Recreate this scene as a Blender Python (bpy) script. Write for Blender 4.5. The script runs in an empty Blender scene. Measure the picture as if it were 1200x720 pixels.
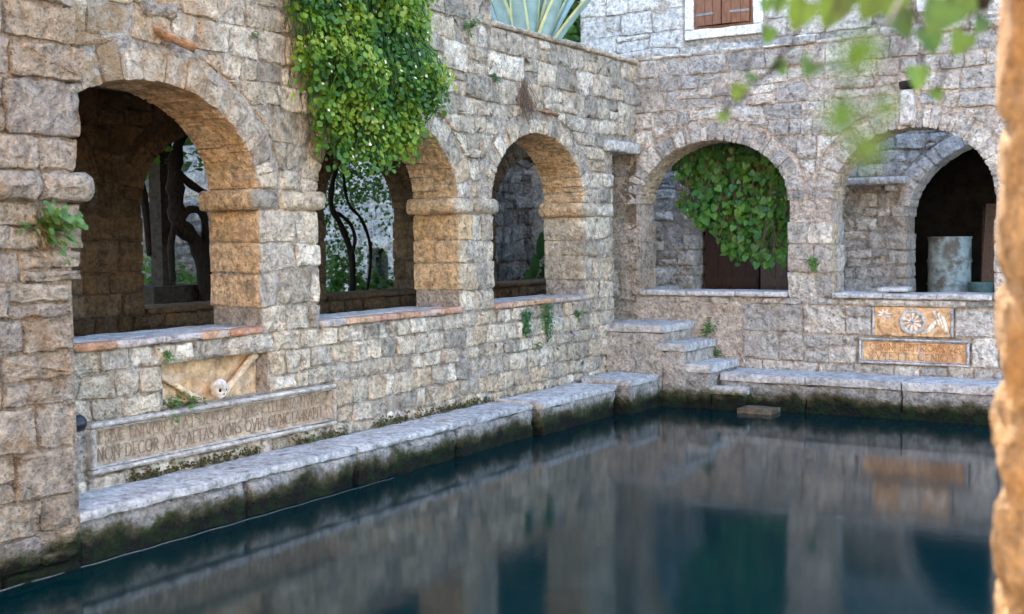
import bpy, math, random
from mathutils import Vector, Matrix, noise
random.seed(7)
R = math.radians
scene = bpy.context.scene
COL = scene.collection

# ------------------------------------------------------------------ camera
CAMP = Vector((5.676, -11.778, 1.82))
FPX = 1406.6
RM = Matrix(((0.850884, -0.02052571, 0.52495249),
             (0.5252365, 0.05433481, -0.84921985),
             (-0.01109235, 0.99831179, 0.05701347)))
cam_d = bpy.data.cameras.new('camera')
cam = bpy.data.objects.new('camera', cam_d)
COL.objects.link(cam)
cam.matrix_world = Matrix.Translation(CAMP) @ RM.to_4x4()
cam_d.sensor_width = 36
cam_d.lens = FPX / 1200 * 36
cam_d.clip_start = 0.05
cam_d.clip_end = 2000
cam_d.dof.use_dof = True
cam_d.dof.focus_distance = 9.8
cam_d.dof.aperture_fstop = 3.0
scene.camera = cam

# ------------------------------------------------------------------ world, sun, exposure
SUN_EL, SUN_AZ = R(40), R(333)          # azimuth clockwise from +Y
world = bpy.data.worlds.new('World')
scene.world = world
world.use_nodes = True
wn = world.node_tree
sky = wn.nodes.new('ShaderNodeTexSky')
sky.sky_type = 'NISHITA'
sky.sun_disc = False
sky.sun_elevation = SUN_EL
sky.sun_rotation = SUN_AZ
bg = wn.nodes['Background']
bg.inputs['Strength'].default_value = 0.15
wn.links.new(sky.outputs['Color'], bg.inputs['Color'])
sun_d = bpy.data.lights.new('sun', 'SUN')
sun_d.energy = 3.6
sun_d.angle = R(0.53)
sun_d.color = (1.0, 0.90, 0.76)
sun = bpy.data.objects.new('sun', sun_d)
COL.objects.link(sun)
sdir = Vector((math.sin(SUN_AZ) * math.cos(SUN_EL), math.cos(SUN_AZ) * math.cos(SUN_EL), math.sin(SUN_EL)))
sun.rotation_euler = sdir.to_track_quat('Z', 'Y').to_euler()
sun.location = sdir * 40
vs = scene.view_settings
vs.view_transform = 'Standard'
vs.look = 'None'
vs.gamma = 1
vs.exposure = 2.95
vs.use_curve_mapping = False
scene.cycles.max_bounces = 8
scene.cycles.diffuse_bounces = 5
scene.cycles.transparent_max_bounces = 6

# ------------------------------------------------------------------ pixel helpers (photo pixels -> points on known planes)
def ray(p):
    return (RM @ Vector((p[0] - 600, -(p[1] - 360), -FPX))).normalized()
def on_x(px, py, x=0.0):
    r = ray((px, py)); return CAMP + r * ((x - CAMP.x) / r.x)
def on_y(px, py, y=0.0):
    r = ray((px, py)); return CAMP + r * ((y - CAMP.y) / r.y)
def at_depth(px, py, d):
    r = ray((px, py)); fw = RM @ Vector((0, 0, -1)); return CAMP + r * (d / r.dot(fw))
RMT = RM.transposed()
def proj(P):
    c = RMT @ (Vector(P) - CAMP)
    if c.z > -0.05: return (9e9, 9e9)
    return (600 + FPX * c.x / -c.z, 360 - FPX * c.y / -c.z)
def in_view(P, m=130):
    x, y = proj(P)
    return -m < x < 1200 + m and -m < y < 720 + m

# ------------------------------------------------------------------ object helpers
def mesh_obj(name, verts, faces, mat, parent=None, smooth=True, rnd=None, sharp=None, side=None):
    me = bpy.data.meshes.new(name)
    me.from_pydata([tuple(v) for v in verts], [], faces)
    if smooth:
        me.polygons.foreach_set('use_smooth', [True] * len(me.polygons))
    if rnd is not None:
        a = me.attributes.new('rnd', 'FLOAT', 'POINT')
        a.data.foreach_set('value', rnd if isinstance(rnd, list) else [rnd] * len(verts))
    if side:
        a = me.attributes.new('side', 'FLOAT', 'POINT')
        a.data.foreach_set('value', side)
    if mat: me.materials.append(mat)
    me.update()
    if smooth and sharp is None and name in ('stone', 'voussoir'): sharp = 42
    if smooth and sharp: me.set_sharp_from_angle(angle=R(sharp))
    o = bpy.data.objects.new(name, me)
    COL.objects.link(o)
    if parent: o.parent = parent
    return o
def tag(o, label=None, cat=None, group=None, kind=None):
    if label: o['label'] = label
    if cat: o['category'] = cat
    if group: o['group'] = group
    if kind: o['kind'] = kind
    return o
def thing(name, label, cat, loc=(0, 0, 0), group=None):
    o = bpy.data.objects.new(name, None)
    o.empty_display_size = 0.1
    COL.objects.link(o)
    o.location = loc
    o['_o'] = 1
    del o['_o']
    return tag(o, label, cat, group)
def put(o, root):
    """parent o (built in world coordinates) under a located root"""
    o.parent = root
    o.matrix_parent_inverse = Matrix.Translation(-root.location)
    return o
def nz(p, s, seed=0.0):
    return noise.noise(Vector((p[0] * s + seed, p[1] * s + seed * 1.7, p[2] * s - seed)))

class MB:
    def __init__(self): self.v = []; self.f = []; self.r = []
    def add(self, verts, faces, rnd=None):
        k = len(self.v)
        self.v += [Vector(v) for v in verts]
        self.f += [tuple(i + k for i in f) for f in faces]
        self.r += [random.random() if rnd is None else rnd] * len(verts)
    def box(self, a, b, rnd=None, M=None):
        x0, y0, z0 = a; x1, y1, z1 = b
        vv = [Vector(p) for p in ((x0, y0, z0), (x1, y0, z0), (x1, y1, z0), (x0, y1, z0), (x0, y0, z1), (x1, y0, z1), (x1, y1, z1), (x0, y1, z1))]
        if M: vv = [M @ p for p in vv]
        self.add(vv, [(3, 2, 1, 0), (4, 5, 6, 7), (0, 1, 5, 4), (1, 2, 6, 5), (2, 3, 7, 6), (3, 0, 4, 7)], rnd)
    def tube(self, pts, rad, n=8, rnd=None, cap=True):
        pts = [Vector(p) for p in pts]
        k = len(pts); vv = []; ff = []
        ref = Vector((0.13, 0.31, 0.94))
        for i, p in enumerate(pts):
            t = (pts[min(i + 1, k - 1)] - pts[max(i - 1, 0)]).normalized()
            a = t.cross(ref)
            if a.length < 1e-3: a = t.cross(Vector((1, 0, 0)))
            a.normalize(); b = t.cross(a)
            r = rad[i] if isinstance(rad, (list, tuple)) else rad
            for j in range(n):
                an = 2 * math.pi * j / n
                vv.append(p + a * (math.cos(an) * r) + b * (math.sin(an) * r))
        for i in range(k - 1):
            for j in range(n):
                j2 = (j + 1) % n
                ff.append((i * n + j, i * n + j2, (i + 1) * n + j2, (i + 1) * n + j))
        if cap:
            ff.append(tuple(range(n - 1, -1, -1))); ff.append(tuple((k - 1) * n + j for j in range(n)))
        self.add(vv, ff, rnd)
    def lathe(self, prof, c, n=24, rnd=None):
        c = Vector(c); vv = []; ff = []
        for (r, z) in prof:
            for j in range(n):
                an = 2 * math.pi * j / n
                vv.append(c + Vector((r * math.cos(an), r * math.sin(an), z)))
        for i in range(len(prof) - 1):
            for j in range(n):
                j2 = (j + 1) % n
                ff.append((i * n + j, i * n + j2, (i + 1) * n + j2, (i + 1) * n + j))
        self.add(vv, ff, rnd)
    def build(self, name, mat, parent=None, smooth=False):
        return mesh_obj(name, self.v, self.f, mat, parent, smooth, list(self.r))

# ------------------------------------------------------------------ materials
def new_mat(name):
    m = bpy.data.materials.new(name); m.use_nodes = True
    nt = m.node_tree
    return m, nt, nt.nodes['Principled BSDF']
class NT:
    """tiny node-building helper"""
    def __init__(self, nt): self.nt = nt; self.pos = None
    def n(self, t, **kw):
        x = self.nt.nodes.new(t)
        for k, v in kw.items(): setattr(x, k, v)
        return x
    def link(self, a, b): self.nt.links.new(a, b)
    def position(self):
        if self.pos is None: self.pos = self.n('ShaderNodeNewGeometry').outputs['Position']
        return self.pos
    def noise(self, scale, detail=4, rough=0.6, vec=None, dist=0.0):
        x = self.n('ShaderNodeTexNoise'); x.inputs['Scale'].default_value = scale
        x.inputs['Detail'].default_value = detail; x.inputs['Roughness'].default_value = rough
        x.inputs['Distortion'].default_value = dist
        self.link(vec or self.position(), x.inputs['Vector']); return x.outputs['Fac']
    def voronoi(self, scale, feature='F1', vec=None):
        x = self.n('ShaderNodeTexVoronoi', feature=feature); x.inputs['Scale'].default_value = scale
        self.link(vec or self.position(), x.inputs['Vector']); return x.outputs['Distance']
    def ramp(self, fac, stops, interp='LINEAR'):
        x = self.n('ShaderNodeValToRGB'); cr = x.color_ramp; cr.interpolation = interp
        while len(cr.elements) < len(stops): cr.elements.new(0.5)
        for e, (p, c) in zip(cr.elements, stops):
            e.position = p; e.color = (c[0], c[1], c[2], 1) if not isinstance(c, (int, float)) else (c, c, c, 1)
        self.link(fac, x.inputs['Fac']); return x.outputs['Color']
    def rng(self, v, a, b, c=0.0, d=1.0):
        x = self.n('ShaderNodeMapRange', interpolation_type='SMOOTHSTEP'); x.inputs[1].default_value = a; x.inputs[2].default_value = b
        x.inputs[3].default_value = c; x.inputs[4].default_value = d
        self.link(v, x.inputs[0]); return x.outputs[0]
    def mix(self, fac, a, b, mode='MIX'):
        x = self.n('ShaderNodeMix', data_type='RGBA', blend_type=mode)
        if isinstance(fac, (int, float)): x.inputs[0].default_value = fac
        else: self.link(fac, x.inputs[0])
        for s, v in ((6, a), (7, b)):
            if isinstance(v, (tuple, list)): x.inputs[s].default_value = (v[0], v[1], v[2], 1)
            else: self.link(v, x.inputs[s])
        return x.outputs[2]
    def math(self, op, a, b=0.0):
        x = self.n('ShaderNodeMath', operation=op)
        for s, v in ((0, a), (1, b)):
            if isinstance(v, (int, float)): x.inputs[s].default_value = v
            else: self.link(v, x.inputs[s])
        return x.outputs[0]
    def attr(self, name='rnd'):
        return self.n('ShaderNodeAttribute', attribute_name=name).outputs['Fac']
    def bump(self, h, strength, dist, normal=None):
        x = self.n('ShaderNodeBump'); x.inputs['Strength'].default_value = strength; x.inputs['Distance'].default_value = dist
        self.link(h, x.inputs['Height'])
        if normal: self.link(normal, x.inputs['Normal'])
        return x.outputs['Normal']

def stone_mat(name, hues, ochre=0.35, lichen=0.5, algae=False, bump=1.0, rough=0.92, ochre_col=(0.40, 0.23, 0.10), lichen_col=(0.13, 0.125, 0.12), pale=0.35, moss=0.0, zone=None, lit_buff=None, speck=0.7):
    m, nt, bs = new_mat(name); N = NT(nt)
    k = len(hues)
    col = N.ramp(N.attr(), [(i / max(1, k - 1), h) for i, h in enumerate(hues)])
    if lit_buff: col = N.mix(N.math('MULTIPLY', N.attr('side'), 0.88), col, lit_buff)  # warm bounce light painted onto jamb and arch-underside faces
    n1 = N.noise(2.6, 5, 0.65); n2 = N.noise(11, 6, 0.7); n3 = N.noise(46, 5, 0.7); n4 = N.noise(5.3, 4, 0.6, dist=0.6)
    col = N.mix(1.0, col, N.ramp(n2, [(0.28, 0.50), (0.5, 1.05), (0.74, 1.45)]), 'MULTIPLY')
    n5 = N.noise(21, 4, 0.55, dist=0.4)
    col = N.mix(1.0, col, N.ramp(n5, [(0.30, 0.58), (0.46, 1.0), (0.70, 1.35)]), 'MULTIPLY')
    col = N.mix(speck, col, N.ramp(n3, [(0.32, 0.55), (0.5, 1.05), (0.68, 1.40)]), 'MULTIPLY')
    pit = N.math('MULTIPLY', N.rng(N.voronoi(26), 0.16, 0.07), N.rng(N.noise(6.5, 3, 0.5), 0.46, 0.58))
    col = N.mix(N.math('MULTIPLY', pit, 0.8 * min(1.0, bump)), col, (0.06, 0.048, 0.038))
    # pale chalky bloom, dark lichen, rusty stains
    col = N.mix(N.math('MULTIPLY', N.rng(N.noise(7.5, 5, 0.7), 0.52, 0.70), pale), col, (0.62, 0.585, 0.56))
    col = N.mix(N.math('MULTIPLY', N.rng(n4, 0.52, 0.72), lichen), col, lichen_col)
    och = N.math('MULTIPLY', N.rng(n1, 0.50, 0.68), ochre)
    if zone:      # ochre-tinted patch of masonry: centre, radius, amount
        for (c, r0, r1, amt) in zone:
            d = N.n('ShaderNodeVectorMath', operation='DISTANCE'); N.link(N.position(), d.inputs[0]); d.inputs[1].default_value = c
            zz = N.math('MULTIPLY', N.rng(d.outputs['Value'], r0, r1, 1.0, 0.0), N.rng(N.noise(4.2, 5, 0.7), 0.36, 0.62, 0.1, amt))
            och = N.math('MAXIMUM', och, zz)
    col = N.mix(och, col, ochre_col)
    pits = N.rng(N.voronoi(55), 0.0, 0.35)
    col = N.mix(N.math('MULTIPLY', N.math('SUBTRACT', 1.0, N.rng(n3, 0.28, 0.40)), 0.75), col, (0.07, 0.055, 0.045))
    if moss:
        col = N.mix(N.math('MULTIPLY', N.rng(N.noise(6, 5, 0.75), 0.50, 0.66), moss), col, (0.045, 0.06, 0.018))
    if algae:
        sx = N.n('ShaderNodeSeparateXYZ'); N.link(N.position(), sx.inputs[0])
        zz = N.math('ADD', sx.outputs['Z'], N.math('MULTIPLY', N.math('SUBTRACT', N.noise(4.5, 5, 0.7), 0.5), 0.30))
        col = N.mix(N.rng(zz, 0.34, 0.24), col, N.mix(N.rng(n2, 0.4, 0.6), (0.10, 0.085, 0.045), (0.05, 0.062, 0.018)))
        col = N.mix(N.rng(zz, 0.26, 0.19), col, N.mix(N.rng(n2, 0.45, 0.6), (0.012, 0.013, 0.010), (0.014, 0.030, 0.010)))
    nt.links.new(col, bs.inputs['Base Color'])
    bs.inputs['Roughness'].default_value = rough
    bs.inputs['Specular IOR Level'].default_value = 0.2
    h = N.math('ADD', N.math('MULTIPLY', n2, 1.7), N.math('MULTIPLY', n3, 0.55))
    h = N.math('ADD', h, N.math('MULTIPLY', n5, 1.0))
    h = N.math('SUBTRACT', h, N.math('MULTIPLY', pit, 0.45))
    h = N.math('ADD', h, N.math('MULTIPLY', pits, 0.28))
    nt.links.new(N.bump(h, 1.0, 0.040 * bump), bs.inputs['Normal'])
    return m

GREY = [(0.408, 0.352, 0.27), (0.608, 0.519, 0.387), (0.333, 0.298, 0.243), (0.708, 0.615, 0.474), (0.558, 0.432, 0.29), (0.808, 0.728, 0.59), (0.483, 0.424, 0.339), (0.633, 0.533, 0.414)]
WARM = [(0.66, 0.56, 0.46), (0.44, 0.35, 0.26), (0.52, 0.43, 0.34), (0.42, 0.37, 0.32), (0.55, 0.45, 0.34), (0.47, 0.37, 0.26), (0.58, 0.51, 0.43)]
LIT_BUFF = [(0.64, 0.43, 0.23), (0.70, 0.50, 0.30), (0.58, 0.39, 0.20), (0.72, 0.53, 0.33), (0.66, 0.48, 0.30)]
COOL = [(0.37, 0.35, 0.318), (0.565, 0.521, 0.453), (0.305, 0.296, 0.275), (0.76, 0.7, 0.606), (0.5, 0.448, 0.381), (0.409, 0.393, 0.367), (0.656, 0.578, 0.482), (0.448, 0.422, 0.385)]
PALE = [(0.50, 0.465, 0.42), (0.60, 0.56, 0.505), (0.55, 0.52, 0.475), (0.64, 0.60, 0.55), (0.46, 0.43, 0.395)]
Z_LEFT = [((0, -7.1, 2.85), 0.5, 1.7, 0.75), ((0, -7.6, 3.2), 0.4, 1.4, 0.8)]
M = {}
M['stone_left'] = stone_mat('limestone_left', GREY, ochre=0.30, lichen=0.45, zone=Z_LEFT, algae=True, lit_buff=(0.70, 0.49, 0.28))
M['stone_back'] = stone_mat('limestone_back', COOL, ochre=0.16, lichen=0.40, pale=0.5, algae=True, lit_buff=(0.56, 0.43, 0.29))
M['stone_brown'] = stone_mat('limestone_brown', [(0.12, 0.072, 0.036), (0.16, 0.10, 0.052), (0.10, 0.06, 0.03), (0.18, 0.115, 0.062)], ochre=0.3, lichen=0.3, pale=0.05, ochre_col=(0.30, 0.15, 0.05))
M['stone_lit_buff'] = stone_mat('limestone_lit_buff', LIT_BUFF, ochre=0.35, lichen=0.10, pale=0.12, ochre_col=(0.42, 0.22, 0.08))  # same limestone, tinted as if warmly lit, for rear jamb and voussoir blocks
M['stone_pier'] = stone_mat('limestone_pier', WARM, ochre=0.50, lichen=0.25, bump=2.0, algae=True, pale=0.3)
M['stone_pale'] = stone_mat('limestone_pale', PALE, ochre=0.10, lichen=0.15, bump=0.7, pale=0.3)
M['white'] = stone_mat('white_limestone', [(0.70, 0.685, 0.66), (0.74, 0.72, 0.69)], ochre=0.04, lichen=0.06, bump=0.25, pale=0.3, speck=0.25)
M['stone_far'] = stone_mat('limestone_far', COOL, ochre=0.05, lichen=0.3, bump=1.0)
M['rubble'] = stone_mat('lichen_rubble', [(0.3, 0.29, 0.28), (0.5, 0.49, 0.48), (0.22, 0.21, 0.2), (0.58, 0.57, 0.56)], ochre=0.1, lichen=0.8, bump=1.4, lichen_col=(0.08, 0.075, 0.07))
M['slab'] = stone_mat('slab_stone', [(0.40, 0.395, 0.385), (0.46, 0.45, 0.435), (0.37, 0.37, 0.365)], ochre=0.10, lichen=0.45, bump=0.22, pale=0.5, algae=True)
M['wet_step'] = stone_mat('wet_step', [(0.13, 0.10, 0.065), (0.16, 0.12, 0.08)], ochre=0.3, lichen=0.3, bump=0.5, moss=0.5, rough=0.5)
M['ledge'] = stone_mat('ledge_stone', [(0.40, 0.385, 0.36), (0.44, 0.42, 0.39)], ochre=0.2, lichen=0.5, bump=1.2, algae=True, moss=0.35)
M['tablet'] = stone_mat('tablet_stone', [(0.47, 0.43, 0.375), (0.50, 0.455, 0.40)], ochre=0.25, lichen=0.2, bump=0.45, pale=0.3, speck=0.25)
M['tablet_in'] = stone_mat('tablet_field', [(0.40, 0.31, 0.22), (0.44, 0.345, 0.25)], ochre=0.45, lichen=0.12, bump=0.5, pale=0.15, ochre_col=(0.40, 0.24, 0.11), speck=0.25)
M['orange'] = stone_mat('orange_marble', [(0.60, 0.36, 0.17), (0.66, 0.43, 0.24)], ochre=0.65, lichen=0.0, bump=0.35, pale=0.75, ochre_col=(0.46, 0.20, 0.07), speck=0.25)
M['niche'] = stone_mat('niche_stone', [(0.50, 0.34, 0.19), (0.56, 0.40, 0.25)], ochre=0.6, lichen=0.05, bump=0.3, pale=0.5, ochre_col=(0.50, 0.25, 0.09), speck=0.25)
M['bone'] = stone_mat('bone_stone', [(0.76, 0.69, 0.58), (0.80, 0.74, 0.65)], ochre=0.1, lichen=0.05, bump=0.25, pale=0.5, speck=0.25)
M['bone_tan'] = stone_mat('tan_bone_stone', [(0.62, 0.46, 0.29), (0.66, 0.50, 0.33)], ochre=0.3, lichen=0.05, bump=0.25, pale=0.2, speck=0.25)
M['terra'] = stone_mat('terracotta', [(0.50, 0.24, 0.13), (0.42, 0.40, 0.38), (0.46, 0.22, 0.12), (0.52, 0.33, 0.21), (0.40, 0.19, 0.11)], ochre=0.25, lichen=0.2, bump=0.4, pale=0.5)
M['clay'] = stone_mat('clay_spout', [(0.38, 0.22, 0.12), (0.36, 0.22, 0.13)], ochre=0.3, lichen=0.2, bump=0.4, pale=0.2)
M['pillar'] = stone_mat('golden_pillar', [(0.34, 0.21, 0.10), (0.40, 0.255, 0.125)], ochre=0.7, lichen=0.45, bump=1.5, pale=0.25, ochre_col=(0.42, 0.20, 0.05), lichen_col=(0.2, 0.12, 0.06))
M['mortar'] = stone_mat('mortar', [(0.47, 0.41, 0.345), (0.50, 0.435, 0.365)], ochre=0.28, lichen=0.45, bump=1.4, algae=True, pale=0.3)
M['mortar_back'] = stone_mat('pink_mortar', [(0.56, 0.47, 0.385), (0.60, 0.495, 0.405)], ochre=0.2, lichen=0.3, bump=1.3, algae=True, pale=0.3)
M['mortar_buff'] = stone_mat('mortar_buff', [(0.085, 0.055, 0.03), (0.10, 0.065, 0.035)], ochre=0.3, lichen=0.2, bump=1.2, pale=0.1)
M['mortar_pier'] = stone_mat('mortar_pier', [(0.42, 0.33, 0.25), (0.46, 0.36, 0.27)], ochre=0.5, lichen=0.3, bump=1.6, algae=True, pale=0.2)
M['render'] = stone_mat('lime_render', [(0.22, 0.18, 0.14), (0.25, 0.20, 0.16)], ochre=0.2, lichen=0.3, bump=1.0)
M['plaster'] = stone_mat('ochre_plaster', [(0.70, 0.52, 0.33), (0.74, 0.55, 0.36)], ochre=0.2, lichen=0.05, bump=0.3)
M['floor'] = stone_mat('floor_paving', [(0.25, 0.20, 0.145), (0.28, 0.22, 0.16)], ochre=0.3, lichen=0.1, bump=0.3)
M['earth'] = stone_mat('earth', [(0.20, 0.16, 0.10), (0.24, 0.19, 0.12)], ochre=0.1, lichen=0.3, bump=1.5, moss=0.5)

def plain(name, col, rough=0.7, metal=0.0, var=0.25, scale=20, bump=0.004, dark=None, aniso=None):
    m, nt, bs = new_mat(name); N = NT(nt)
    vec = None
    if aniso:
        mp = N.n('ShaderNodeMapping'); mp.inputs['Scale'].default_value = aniso
        N.link(N.position(), mp.inputs['Vector']); vec = mp.outputs['Vector']
    n = N.noise(scale, 6, 0.65, vec)
    c = N.mix(1.0, col, N.ramp(n, [(0.3, 1 - 2 * var), (0.5, 1.0), (0.72, 1 + var)]), 'MULTIPLY')
    if dark: c = N.mix(N.rng(N.noise(scale * 0.35, 6, 0.7, vec), 0.48, 0.62), c, dark)
    nt.links.new(c, bs.inputs['Base Color'])
    bs.inputs['Roughness'].default_value = rough; bs.inputs['Metallic'].default_value = metal
    bs.inputs['Specular IOR Level'].default_value = 0.12 if rough >= 0.85 else 0.4
    nt.links.new(N.bump(n, 0.8, bump), bs.inputs['Normal'])
    return m
M['shutter'] = plain('shutter_wood', (0.19, 0.075, 0.032), 0.6, var=0.35, scale=9, aniso=(10, 10, 1.0), bump=0.003)
M['door'] = plain('old_door_wood', (0.040, 0.020, 0.012), 0.7, var=0.4, scale=9, aniso=(10, 10, 0.7))
M['door2'] = plain('weathered_door_wood', (0.10, 0.062, 0.042), 0.75, var=0.4, scale=9, aniso=(10, 10, 0.7))
M['bark'] = plain('dark_bark', (0.022, 0.017, 0.014), 0.9, var=0.4, scale=26, aniso=(2, 2, 0.5), bump=0.02)
M['twig'] = plain('dry_twig', (0.17, 0.12, 0.085), 0.9, var=0.3, scale=30)
M['post'] = plain('dark_post', (0.045, 0.038, 0.032), 0.9, var=0.35, scale=18, bump=0.01)
M['iron'] = plain('iron', (0.22, 0.21, 0.20), 0.55, metal=0.6, var=0.3, scale=60)
M['black'] = plain('black_fitting', (0.012, 0.014, 0.02), 0.35, var=0.2, scale=60, bump=0.0005)
M['drum'] = plain('drum_paint', (0.30, 0.39, 0.41), 0.6, var=0.35, scale=9, dark=(0.13, 0.12, 0.105), bump=0.004)
M['cord'] = plain('pale_cord', (0.22, 0.22, 0.21), 0.8, var=0.3, scale=120)
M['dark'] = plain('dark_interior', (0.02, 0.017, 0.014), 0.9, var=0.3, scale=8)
M['letter'] = plain('carved_letter', (0.23, 0.17, 0.12), 0.95, var=0.3, scale=60)
M['letter_faint'] = plain('worn_letter', (0.29, 0.215, 0.145), 0.95, var=0.3, scale=60)
M['letter_rust'] = plain('rust_letter', (0.40, 0.15, 0.045), 0.95, var=0.3, scale=60)

def leaf_mat(name, hues, trans=0.35, rough=0.45):
    m, nt, bs = new_mat(name); N = NT(nt)
    k = len(hues)
    col = N.ramp(N.attr(), [(i / (k - 1), h) for i, h in enumerate(hues)])
    col = N.mix(1.0, col, N.ramp(N.noise(40, 3, 0.6), [(0.3, 0.75), (0.7, 1.2)]), 'MULTIPLY')
    nt.links.new(col, bs.inputs['Base Color'])
    bs.inputs['Roughness'].default_value = rough
    bs.inputs['Specular IOR Level'].default_value = 0.35
    tr = N.n('ShaderNodeBsdfTranslucent')
    N.link(N.mix(1.0, col, (1.5, 1.45, 0.7), 'MULTIPLY'), tr.inputs['Color'])
    ms = N.n('ShaderNodeMixShader'); ms.inputs[0].default_value = trans
    N.link(bs.outputs[0], ms.inputs[1]); N.link(tr.outputs[0], ms.inputs[2])
    N.link(ms.outputs[0], nt.nodes['Material Output'].inputs['Surface'])
    return m
M['ivy'] = leaf_mat('ivy_leaf', [(0.05, 0.14, 0.03), (0.06, 0.17, 0.055), (0.085, 0.21, 0.03), (0.13, 0.27, 0.03), (0.20, 0.34, 0.04), (0.30, 0.40, 0.06)], trans=0.4)
M['ivy_mid'] = leaf_mat('ivy_leaf_mid', [(0.035, 0.12, 0.03), (0.05, 0.17, 0.045), (0.085, 0.235, 0.035), (0.05, 0.17, 0.06), (0.12, 0.28, 0.04)], rough=0.35)
M['ivy_dark'] = leaf_mat('ivy_leaf_deep', [(0.035, 0.11, 0.03), (0.05, 0.15, 0.035), (0.04, 0.13, 0.05), (0.08, 0.19, 0.04)])
M['moss'] = leaf_mat('moss_tuft', [(0.05, 0.05, 0.015), (0.08, 0.06, 0.025), (0.06, 0.08, 0.02), (0.10, 0.08, 0.04)], trans=0.1, rough=0.9)
M['weed'] = leaf_mat('weed_leaf', [(0.07, 0.17, 0.05), (0.12, 0.24, 0.06), (0.10, 0.22, 0.08)])
M['garden'] = leaf_mat('garden_leaf', [(0.03, 0.09, 0.02), (0.06, 0.15, 0.03), (0.09, 0.19, 0.04), (0.04, 0.12, 0.03)], trans=0.45)
M['vine'] = leaf_mat('vine_leaf', [(0.02, 0.055, 0.008), (0.05, 0.11, 0.016), (0.03, 0.075, 0.012)], trans=0.14)
M['flower'] = plain('cream_flower', (0.75, 0.66, 0.50), 0.7, var=0.1)
M['violet'] = plain('pale_petal', (0.62, 0.58, 0.72), 0.7, var=0.2, scale=40)

def agave_mat():
    m, nt, bs = new_mat('agave_leaf'); N = NT(nt)
    c = N.ramp(N.attr('rnd'), [(0.0, (0.62, 0.60, 0.28)), (0.22, (0.52, 0.56, 0.30)), (0.30, (0.22, 0.36, 0.33)), (1.0, (0.30, 0.44, 0.43))])
    c = N.mix(1.0, c, N.ramp(N.noise(9, 4), [(0.3, 0.8), (0.7, 1.15)]), 'MULTIPLY')
    nt.links.new(c, bs.inputs['Base Color']); bs.inputs['Roughness'].default_value = 0.5
    return m
M['agave'] = agave_mat()

def water_mat():
    m, nt, bs = new_mat('pool_water'); N = NT(nt)
    bs.inputs['Base Color'].default_value = (0.0004, 0.0135, 0.0165, 1)
    bs.inputs['Roughness'].default_value = 0.085
    bs.inputs['IOR'].default_value = 1.33
    bs.inputs['Specular IOR Level'].default_value = 0.40
    h = N.noise(3.2, 3, 0.5)
    nt.links.new(N.bump(h, 0.10, 0.008), bs.inputs['Normal'])
    return m
M['water'] = water_mat()

# ------------------------------------------------------------------ masonry
class Frame:
    def __init__(self, O, U, Nn):
        self.O = Vector(O); self.U = Vector(U); self.N = Vector(Nn); self.V = Vector((0, 0, 1))
    def P(self, u, v, w=0.0):
        return self.O + self.U * u + self.V * v + self.N * w

def poly_area(p):
    return 0.5 * sum(p[i][0] * p[(i + 1) % len(p)][1] - p[(i + 1) % len(p)][0] * p[i][1] for i in range(len(p)))
def clip(poly, q, n):
    """keep the part of a convex polygon with (p-q).n >= 0"""
    out = []
    for i in range(len(poly)):
        a, b = poly[i], poly[(i + 1) % len(poly)]
        da = (a[0] - q[0]) * n[0] + (a[1] - q[1]) * n[1]
        db = (b[0] - q[0]) * n[0] + (b[1] - q[1]) * n[1]
        if da >= 0: out.append(a)
        if da * db < 0:
            t = da / (da - db); out.append((a[0] + (b[0] - a[0]) * t, a[1] + (b[1] - a[1]) * t))
    return out

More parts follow.
